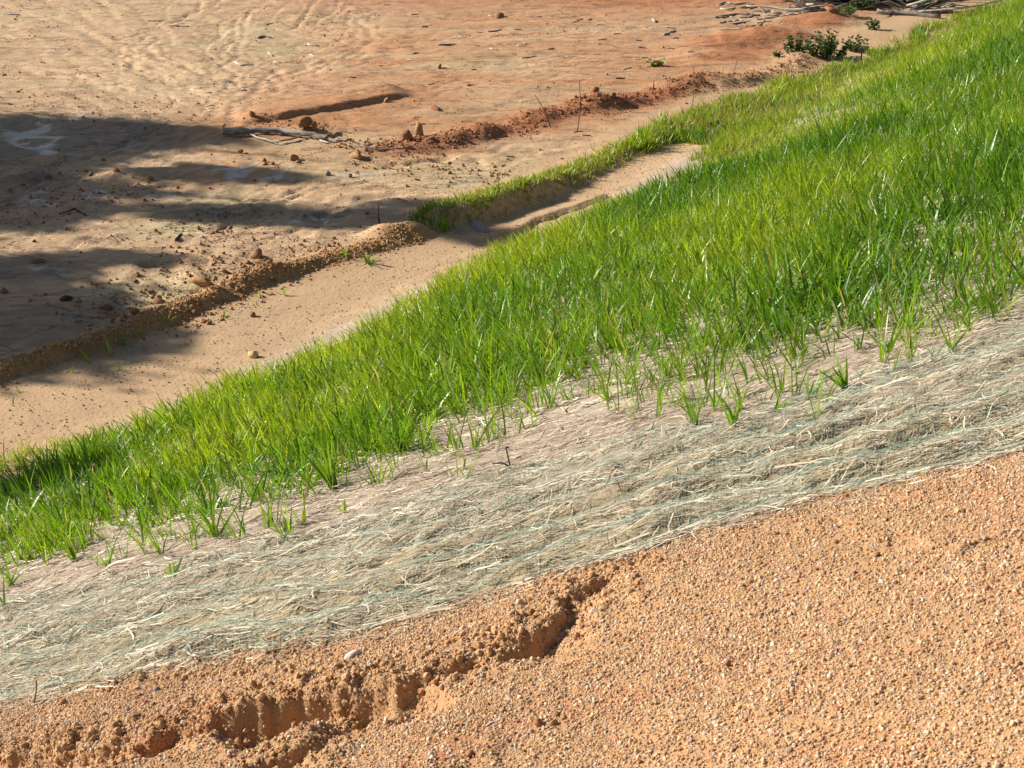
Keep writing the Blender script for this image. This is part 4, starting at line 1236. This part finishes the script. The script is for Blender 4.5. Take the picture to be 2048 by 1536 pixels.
# steel pin with a bent foot that holds the net
def pin():
    b = onground(1022, 937); s = ppm(b)
    root = link('net_pin', None, None, None, 'dark rusty steel pin standing in the straw at the net edge', 'steel pin', loc=b)
    h = 45 / s / math.cos(PITCH)
    top = np.array([-10 / s, 0.0, h])
    V, Q, T = tube([np.array([.004, 0, -.05]), np.array([0, 0, 0.0]), top], [.0034] * 3, 8)
    link('shaft', mesh_np('shaft', V, Q, T, True), RUST, root)
    V, Q, T = tube([top + [-.004, 0, 0], top + [.006, 0, .003], top + [.012, .004, .001]], [.004, .0042, .0036], 8)
    link('hook', mesh_np('hook', V, Q, T, True), RUST, root)
    e = onground(987, 944) - b
    V, Q, T = tube([np.array([0, 0, .012]), e * .5 + [0, 0, .046], e + [0, 0, .05]], [.0040] * 3, 8)
    link('foot', mesh_np('foot', V, Q, T, True), RUST, root)
pin()

# ------------------------------------------------------------------ brush pile beyond the grass
def bm_lump(name, r, seed, sub=2, amp=0.28, squash=(1, 1, 1)):
    import bmesh
    bm = bmesh.new(); bmesh.ops.create_icosphere(bm, subdivisions=sub, radius=1.0)
    r_ = np.random.default_rng(seed); off = r_.uniform(0, 50, 3)
    V = np.array([v.co[:] for v in bm.verts])
    nn = vnoise(V[:, 0] * 1.3 + off[0] + V[:, 2], V[:, 1] * 1.3 + off[1] - V[:, 2], seed) + 0.5 * vnoise(V[:, 0] * 2.9 + off[1], V[:, 1] * 2.9 + V[:, 2] * 2 + off[2], seed + 1)
    V = V * (1 + amp * nn)[:, None]
    for k in range(7):                                # break faces off it
        d = r_.normal(0, 1, 3); d /= np.linalg.norm(d); lim = r_.uniform(.55, .85); e = V @ d
        V = V - np.maximum(e - lim, 0)[:, None] * d
    V = V * np.array(squash) * r
    F = np.array([[v.index for v in f.verts] for f in bm.faces]); bm.free()
    return mesh_np(name, V, None, F, False)


bq = onground(1700, 4)
me = bm_lump('shadow_mound', 1.0, 91, 4, .22, (1.35, .5, .30))  # dark mound added to stand in for shadow under the branches
link('shadow_mound', me, BARK, None, 'dark mound added as shadow beneath the brush pile', 'heap', loc=bq + np.array([0.1, 0.25, 0.02]))
BP = 'dead branches tangled in the brush pile'
for i in range(170):
    x = rng.uniform(1585, 1875); 
    y = rng.uniform(-2, 34) if x < 1640 or x > 1790 else rng.uniform(-6, 22)
    if 1650 < x < 1750 and y > 0 and rng.random() < .6: continue
    b = onground(x, min(y, 30)); L = rng.uniform(.35, 1.3); a = rng.uniform(-.9, .9) + (math.pi if rng.random() < .5 else 0); el = rng.normal(.05, .2)
    h0 = rng.uniform(.01, .16) * (1 if y < 24 else .3)
    d = np.array([math.cos(a) * math.cos(el), math.sin(a) * math.cos(el) * .5, abs(math.sin(el))])
    p0 = b + [0, 0, h0]; r = rng.uniform(.008, .03)
    me, o = stick_mesh('dead_branch', [p0, p0 + d * L * .5 + rng.normal(0, .04, 3), p0 + d * L], r, r * .4, 2000 + i, 6, 3, .12)
    link('dead_branch', me, (BLEACHED, GREYWOOD, GREYWOOD, DARKWOOD)[i % 4], None, 'dead branch tangled in the brush pile at the top right', 'branch', BP, loc=o)
b = onground(1655, 14)
st = link('uprooted_stump', None, None, None, 'grey uprooted stump with splayed roots in the brush pile', 'stump', loc=b)
for i in range(11):
    a = rng.uniform(-.4, 3.6); L = rng.uniform(.35, .8); d = np.array([math.cos(a), -.3 - .4 * rng.random(), rng.uniform(-.25, .7)])
    p = np.array([0, .25, .35]); q = p + d * L
    q[2] = max(q[2], .02)
    me, o = stick_mesh('root', [p, (p + q) / 2 + rng.normal(0, .06, 3), q], .05, .014, 2100 + i, 7, 3, .1)
    link('root', me, GREYWOOD, st, loc=o)
link('bole', bm_lump('bole', .32, 77, 3, .2, (1.3, .8, 1)), GREYWOOD, st, loc=(0.1, .35, .38))
p = [onground(x, y) + np.array([0, 0, .035]) for (x, y) in ((1752, 30), (1810, 33), (1880, 40))]
me, o = stick_mesh('felled_trunk', p, .045, .04, 2201, 10, 4, .02)
link('felled_trunk', me, GREYWOOD, None, 'pale straight trunk lying along the foot of the brush pile', 'log', loc=o)
p = [onground(x, y) + np.array([0, 0, .20]) for (x, y) in ((1650, 10), (1700, 11), (1775, 12))]
me, o = stick_mesh('felled_trunk', p, .14, .12, 2202, 12, 4, .02)
link('felled_trunk', me, BARK, None, 'thick dark trunk resting on top of the brush pile', 'log', loc=o)

# ------------------------------------------------------------------ clods and stones that stand out
def rock(name, px, py, wpx, mat, label, cat, group=None, seed=None, squash=(1, .9, .75), sink=.35, amp=.26, sub=2):
    b = onground(px, py); r = wpx / 2 / ppm(b); seed = seed or int(px * 3 + py)
    me = bm_lump(name, r, seed, sub, amp, squash)
    o = link(name, me, mat, None, label, cat, group, loc=b + [0, 0, r * (squash[2] - sink)])
    o.rotation_euler = (0, 0, (seed * 1.7) % 6.28)
    return o


for a in [
    ('stone', 505, 722, 22, STONE_YELLOW, 'rounded yellowish stone at the edge of the grass by the ditch', 'stone', (1, .9, .9)),
    ('stone', 706, 1316, 36, STONE_PALE, 'pale flat stone on the lip of the gully under the net', 'stone', (1.2, .8, .55)),
    ('stone', 693, 1325, 16, STONE_PALE, 'small pale stone touching the flat one under the net', 'stone', (1, .8, .6)),
    ('stone', 1455, 1316, 19, STONE_BROWN, 'lone round brown stone on the middle of the foreground gravel', 'stone', (1, 1, .9)),
    ('stone', 1134, 1212, 16, STONE_BROWN, 'brown stone standing right of the gully head', 'stone', (.8, .8, 1.1)),
    ('stone', 1040, 1213, 18, STONE_PALE, 'pale knob of stone in the gully wall', 'stone', (1, 1, 1)),
    ('stone', 1186, 1208, 18, STONE_PALE, 'flat whitish stone right of the gully on the gravel', 'stone', (1.2, 1, .6)),
    ('stone', 770, 1387, 16, STONE_PALE, 'knob topped by a pale stone at the right end of main gully', 'stone', (.8, .8, 1.2)),
    ('stone', 208, 1478, 13, STONE_PALE, 'small bright white pebble in the lower left corner', 'stone', (1, .9, .8)),
    ('stone', 256, 1432, 13, STONE_GREY, 'small grey pebble left of the main gully', 'stone', (1, .9, .8)),
    ('stone', 127, 1412, 19, CLOD_RED, 'dark brown knob below the lower net edge at left', 'stone', (1, .9, .8)),
    ('stone', 230, 1372, 20, CLOD_RED, 'dark brown clod right at the lower net edge, left', 'stone', (1.1, .8, .7)),
    ('stone', 572, 1356, 16, STONE_RED, 'crimson pebble on the gully lip at left', 'stone', (1.2, .8, .6)),
    ('stone', 1076, 1432, 22, CLOD_RED, 'rust red clod in the group right of the pale stick', 'clod', (1, .9, .9)),
    ('stone', 1107, 1428, 20, CLOD_TAN, 'ochre clod in the group right of the pale stick', 'clod', (1, .9, .9)),
    ('stone', 1113, 1412, 18, CLOD_RED, 'dark upper clod in the group right of the pale stick', 'clod', (1, .9, .9)),
    ('stone', 1127, 1416, 14, CLOD_TAN, 'rightmost small clod in the group by the pale stick', 'clod', (1, .9, .9)),
    ('stone', 1037, 1425, 13, STONE_RED, 'dark red pebble between the pale stick and the clods', 'stone', (1, .9, .8)),
    ('stone', 1006, 1408, 15, CLOD_TAN, 'yellow clod just above the pale stick', 'clod', (1, .9, .8)),
    ('stone', 1752, 1104, 16, CLOD_TAN, 'rounded clod beside the small pit, upper right gravel', 'clod', (1.2, .9, .8)),
    ('stone', 1672, 1082, 13, CLOD_RED, 'dark brown pebble left of the small pits on the gravel', 'stone', (1, .9, .9)),
    ('stone', 1975, 1180, 15, STONE_RED, 'dark red pebble at the right edge of the gravel', 'stone', (1, .9, .9)),
    ('stone', 1698, 1326, 13, STONE_YELLOW, 'ochre pebble right of the knotted twig', 'stone', (1, .9, .8)),
    ('stone', 1738, 1320, 14, STONE_RED, 'maroon pebble right of the ochre one on gravel', 'stone', (1, .9, .8)),
    ('stone', 1617, 1205, 13, STONE_PALE, 'white pebble in the middle of the right gravel', 'stone', (1, .9, .8)),
    ('stone', 1575, 1180, 12, STONE_BROWN, 'brown pebble above left of the white one on gravel', 'stone', (1, .9, .8)),
    ('stone', 1765, 1160, 15, STONE_PALE, 'pale pebble below the small pits on gravel', 'stone', (1.2, .9, .7)),
    ('stone', 865, 1510, 16, STONE_PALE, 'pale pebble on the dark red patch at the bottom', 'stone', (1, .9, .8)),
    ('stone', 940, 1500, 20, CLOD_RED, 'deep red clod on the dark patch at the bottom', 'clod', (1, .9, .8)),
    ('stone', 1165, 1238, 15, STONE_RED, 'reddish pebble below the flat whitish stone', 'stone', (1, .9, .8)),
]:
    rock(a[0] if a[6] == 'stone' else 'clod', a[1], a[2], a[3], a[4], a[5], a[6], 'stones on the bare gravel', squash=a[7])
MC = 'lumps of mud on the flat'
for (px, py, w, m, lb, sq) in [
    (612, 266, 30, CLOD_RED, 'block of red mud standing behind the big log', (1.2, .7, .9)),
    (630, 268, 18, CLOD_RED, 'pointed red clod right of the mud block behind the log', (.7, .7, 1.3)),
    (838, 277, 26, CLOD_TAN, 'jagged pointed clod on the near end of the red ridge', (.9, .7, 1.3)),
    (814, 290, 30, CLOD_RED, 'rough red clod left of the pointed one on the ridge end', (1.1, .8, .9)),
    (588, 322, 17, CLOD_TAN, 'largest clod in the scatter below the big log', (1, .9, 1)),
    (596, 327, 12, CLOD_TAN, 'clod just right of the largest below the big log', (1, .9, .8)),
    (528, 325, 13, CLOD_RED, 'left brown clod in the scatter below the log', (1, .9, .8)),
    (545, 331, 12, CLOD_RED, 'middle brown clod in the scatter below the log', (1, .9, .8)),
    (530, 332, 11, CLOD_RED, 'low brown clod under the left one below the log', (1, .9, .7)),
    (480, 307, 12, CLOD_TAN, 'small clod below the left end of log', (1, .9, .8)),
    (712, 318, 30, CLOD_TAN, 'broken tan clods below the dark branch', (1.5, .8, .6)),
    (515, 517, 30, STONE_BROWN, 'round dark stone on churned mud above the ridge', (1.1, .9, .8)),
    (495, 528, 18, CLOD_RED, 'red clod left of the round dark stone', (1.1, .9, .7)),
    (520, 527, 22, CLOD_RED, 'flat red clod under the round dark stone', (1.3, .9, .5)),
    (272, 566, 12, CLOD_RED, 'lone red clod on the crawler track', (1.1, .9, .7)),
    (403, 587, 22, CLOD_RED, 'flat reddish slab at the foot of churned bank', (1.4, .9, .5)),
    (130, 604, 22, DARKWOOD, 'dark clod with a dead root in the left shade', (1.3, .8, .6)),
    (210, 617, 24, CLOD_RED, 'dark clod at the shaded end of crawler track', (1.4, .8, .6)),
    (75, 527, 24, CLOD_RED, 'dark lump in the shade by the wet patch', (1.4, .8, .6)),
    (10, 590, 18, CLOD_RED, 'dark lump at the left border in the shade', (1, .9, .8)),
    (395, 575, 30, CLOD_TAN, 'long churned clod bank beside the ridge', (1.8, .6, .6)),
    (318, 608, 34, CLOD_RED, 'crumbled dark clods at the ridge foot', (1.3, .8, .6)),
    (958, 452, 44, STONE_GREY, 'grey slab of rock beneath the yellowing strip', (1.5, .6, .5)),
    (878, 136, 13, CLOD_TAN, 'brown clod alone on the far orange mud', (1, .9, .9)),
    (998, 36, 22, CLOD_RED, 'red lump on the far mud near the top centre', (1.5, .8, .6)),
    (1187, 210, 22, CLOD_RED, 'largest red lump on the broken ridge', (1.2, .9, .9)),
    (1225, 212, 18, CLOD_RED, 'red lump right of the largest on the broken ridge', (1.2, .8, .8)),
    (1665, 42, 26, CLOD_RED, 'dark red clod on the soil before the brush pile', (1.4, .8, .6)),
    (775, 207, 12, CLOD_TAN, 'clod on the right shoulder of the red mound', (1, 1, 1)),
    (872, 226, 30, CLOD_RED, 'flat dark red lump right of the red mound', (1.6, .7, .4)),
    (505, 244, 16, CLOD_RED, 'red clod at the left tip of the red mound', (1, 1, 1)),
    (700, 355, 10, STONE_GREY, 'small grey stone at the shadow edge on sand', (1, 1, 1)),
    (655, 352, 14, STONE_GREY, 'grey stub at the end of shaded rut', (1, 1, .9)),
]:
    rock('mud_clod', px, py, w, m, lb, 'clod', MC, squash=sq, amp=.5)
# loose clods in view that nothing tells apart
def field_clods(line, n, spread, rmin, rmax, mat, label, group):
    x, y = along(line, n, spread); z = H1(x, y)
    tm = [bm_lump('mud_clod', 1.0, 3000 + int(rmin * 1e4) + i, 2, .34, (1, .9, .75)) for i in range(4)]
    for i in range(n):
        r = rng.uniform(rmin, rmax) * (1 if rng.random() < .8 else 1.5)
        o = link('mud_clod', tm[i % 4], mat, None, label, 'clod', group, loc=(x[i], y[i], z[i] + r * .3))
        o.scale = (r, r, r); o.rotation_euler = (0, 0, rng.uniform(0, 6.28))


field_clods(GL([(780, 318), (860, 335), (960, 345), (1010, 352)]), 30, .2, .012, .026, CLOD_TAN, 'small brown clod strewn on the pale sand below the red ridge', 'clods on the pale sand')
field_clods(CLOD_TRACKS[0], 26, .25, .014, .036, CLOD_RED, 'dark clod in the churned mud above the ridge', 'clods in the churned mud')
field_clods(CLOD_TRACKS[1], 18, .3, .014, .034, CLOD_TAN, 'brown clod along the crawler track in the left shade', 'clods along the track')
field_clods(GL([(860, 290), (1000, 258), (1150, 218), (1350, 182), (1480, 160), (1600, 122)]), 16, .12, .014, .032, CLOD_RED, 'red clod heaped on the broken ridge beyond the ditch', 'clods on the broken ridge')
field_clods(GL([(0, 335), (110, 340), (210, 370), (290, 350)]), 12, .35, .016, .04, CLOD_RED, 'dark clod on rough mud in the upper left shade', 'clods in the shade')
# pebbles big enough to pick out
tm = [bm_lump('pebble', 1.0, 4000 + i, 1, .2, (1, .9, .8)) for i in range(6)]
cnt = 0
while cnt < 240:
    px = rng.uniform(0, 2040); py = rng.uniform(1000, 1530)
    p = G(px, py)
    if polydist(np.array([p[0]]), np.array([p[1]]), NLO)[0][0] < 0.06: continue
    if px > 1000 and rng.random() < .25: continue
    r = rng.uniform(3.6, 6.5) / ppm(p) * (1 if rng.random() < .85 else 1.35)
    mi = rng.choice(5, p=[.34, .30, .12, .12, .12])
    nm, mt = [('brown', CLOD_TAN), ('tan', STONE_YELLOW), ('dark red', STONE_RED), ('pale', STONE_PALE), ('grey', STONE_GREY)][mi]
    me = tm[cnt % 6]
    o = bpy.data.objects.new('pebble', me); col.objects.link(o)
    if not me.materials: me.materials.append(mt)
    o.material_slots[0].link = 'OBJECT'; o.material_slots[0].material = mt
    o['label'] = 'small %s pebble loose on the bare gravel slope' % nm; o['category'] = 'pebble'; o['group'] = '%s pebbles on the gravel slope' % nm
    o.location = (p[0], p[1], H1(p[0], p[1])[0] + r * .35); o.scale = (r, r, r); o.rotation_euler = tuple(rng.uniform(0, 6.28, 3))
    cnt += 1

# ------------------------------------------------------------------ trees left of the frame whose shade falls across the flat
def tree(base, h, clusters, label, seed):
    r_ = np.random.default_rng(seed)
    bz = H1(*base)[0]; b = np.array([base[0], base[1], bz])
    root = link('shade_tree', None, None, None, label, 'tree', 'trees beside the flat', loc=b)
    B = Build()
    trunk = [np.array([0, 0, -.2])]
    for i in range(1, 9):
        trunk.append(np.array([.12 * math.sin(i * .9 + seed), .10 * math.cos(i * 1.3 + seed), h * i / 8]))
    trunk[0][:2] = 0
    B.add(*tube(trunk, np.linspace(.15, .02, 9), 9, .08, seed))
    LV = []; LQ = []; LC = []; cnt = 0
    for (c, rad, nl) in clusters:
        c = c - b
        za = max(.8, c[2] - .35 * np.hypot(c[0], c[1])); i = min(7.99, za / h * 8); k = int(i); p0 = trunk[k] + (trunk[k + 1] - trunk[k]) * (i - k)
        mid = (p0 + c) / 2 + [0, 0, -.1]
        B.add(*tube([p0, mid, c], [.045, .03, .012], 6, .1, seed))
        for j in range(5):
            e = c + r_.normal(0, 1, 3) * rad * np.array([.7, .7, .4])
            B.add(*tube([c * .6 + mid * .4, e], [.012, .005], 4, 0, seed + j))
        for j in range(int(nl * 4.0)):
            d = r_.normal(0, .5, 3) * np.array([1, .55 if rad < .5 else .8, .6]) * rad; p = c + d
            ax = r_.normal(0, 1, 3); ax /= np.linalg.norm(ax); sd = np.cross(ax, r_.normal(0, 1, 3)); sd /= np.linalg.norm(sd)
            l = r_.uniform(.13, .24)
            LV += [p, p + ax * l * .5 + sd * l * .22, p + ax * l, p + ax * l * .5 - sd * l * .22]
            LQ.append((cnt, cnt + 1, cnt + 2, cnt + 3)); cnt += 4
            LC += [np.array([.05, .09, .025]) * r_.uniform(.7, 1.4)] * 4
    link('trunk', B.mesh('trunk', True), BARK, root)
    me = mesh_np('crown', np.array(LV), np.array(LQ)); set_col(me, np.array(LC))
    link('crown', me, LEAF, root)


CO = 1 / math.tan(SUN_EL); SD = np.array([math.cos(SUN_AZ), math.sin(SUN_AZ)])


def canopy(tx, spots):
    """foliage masses of the tree at x = tx, found from where their shade lies"""
    out = []
    for (px, py, rad, nl) in spots:
        g = G(px, py); z = g[2] + (g[0] - tx) / (SD[0] * CO)
        out.append((np.array([tx, g[1] - SD[1] * CO * (z - g[2]), z]) + [0, 0, 0], rad, nl))
    return out


T1 = canopy(-15.0, [(-160, 250, .9, 260), (-70, 285, .8, 300), (0, 262, .7, 300), (60, 285, .8, 330), (130, 255, .55, 220), (190, 275, .65, 280), (250, 262, .5, 220), (310, 278, .5, 220), (370, 268, .4, 160), (430, 284, .25, 60), (20, 320, .6, 220), (150, 308, .5, 180)])
tree((-15.0, np.mean([c[0][1] for c in T1])), 7.2, T1, 'tall broadleaf tree at the far end, shading the mud beside the log', 31)
T2 = canopy(-15.5, [(-30, 335, .6, 260), (20, 345, .5, 240), (-20, 395, .6, 260), (50, 375, .45, 200), (10, 425, .5, 220), (80, 335, .35, 120), (-60, 375, .8, 260), (20, 370, .5, 170), (60, 400, .5, 150), (150, 375, .35, 90), (330, 352, .3, 90), (420, 347, .35, 120), (500, 352, .3, 100), (560, 358, .25, 70), (250, 385, .3, 80), (100, 420, .45, 130)])
tree((-15.5, np.mean([c[0][1] for c in T2])), 7.4, T2, 'middle tree of the row, shading the mud with broken streaks', 32)
T3 = canopy(-15.0, [(-80, 440, .7, 200), (40, 440, .4, 110), (160, 425, .3, 60), (380, 425, .35, 110), (450, 432, .4, 150), (530, 432, .4, 150), (600, 440, .35, 120), (680, 445, .3, 90), (760, 432, .3, 60), (840, 412, .3, 60), (900, 455, .35, 120), (960, 470, .3, 90), (780, 448, .3, 70)])
tree((-15.0, np.mean([c[0][1] for c in T3])), 8.6, T3, 'tallest tree of the row, whose shade reaches the grass strip', 33)
T4 = canopy(-13.5, [(-100, 560, .6, 160), (20, 540, .4, 110), (120, 530, .25, 60), (230, 517, .28, 90), (300, 522, .2, 50), (60, 610, .4, 120), (170, 590, .25, 50), (-60, 640, .8, 330), (20, 655, .6, 300), (90, 665, .55, 280), (150, 655, .4, 180), (-20, 705, .7, 330), (60, 705, .5, 260), (200, 660, .3, 110), (140, 625, .3, 60), (0, 625, .6, 300), (60, 640, .5, 240), (120, 690, .45, 220), (200, 690, .35, 160), (260, 665, .25, 90), (0, 585, .4, 140)])
tree((-13.5, np.mean([c[0][1] for c in T4[:8]])), 6.0, T4, 'nearest tree of the row, shading the left end of the ridge', 34)
T5 = canopy(-10.0, [(-60, 1000, .3, 110), (0, 992, .28, 110), (60, 982, .26, 100), (120, 968, .22, 80), (190, 952, .18, 50)])
tree((-10.0, np.mean([c[0][1] for c in T5])), 4.4, T5, 'short tree nearest the bank, shading the left end of the grass', 35)
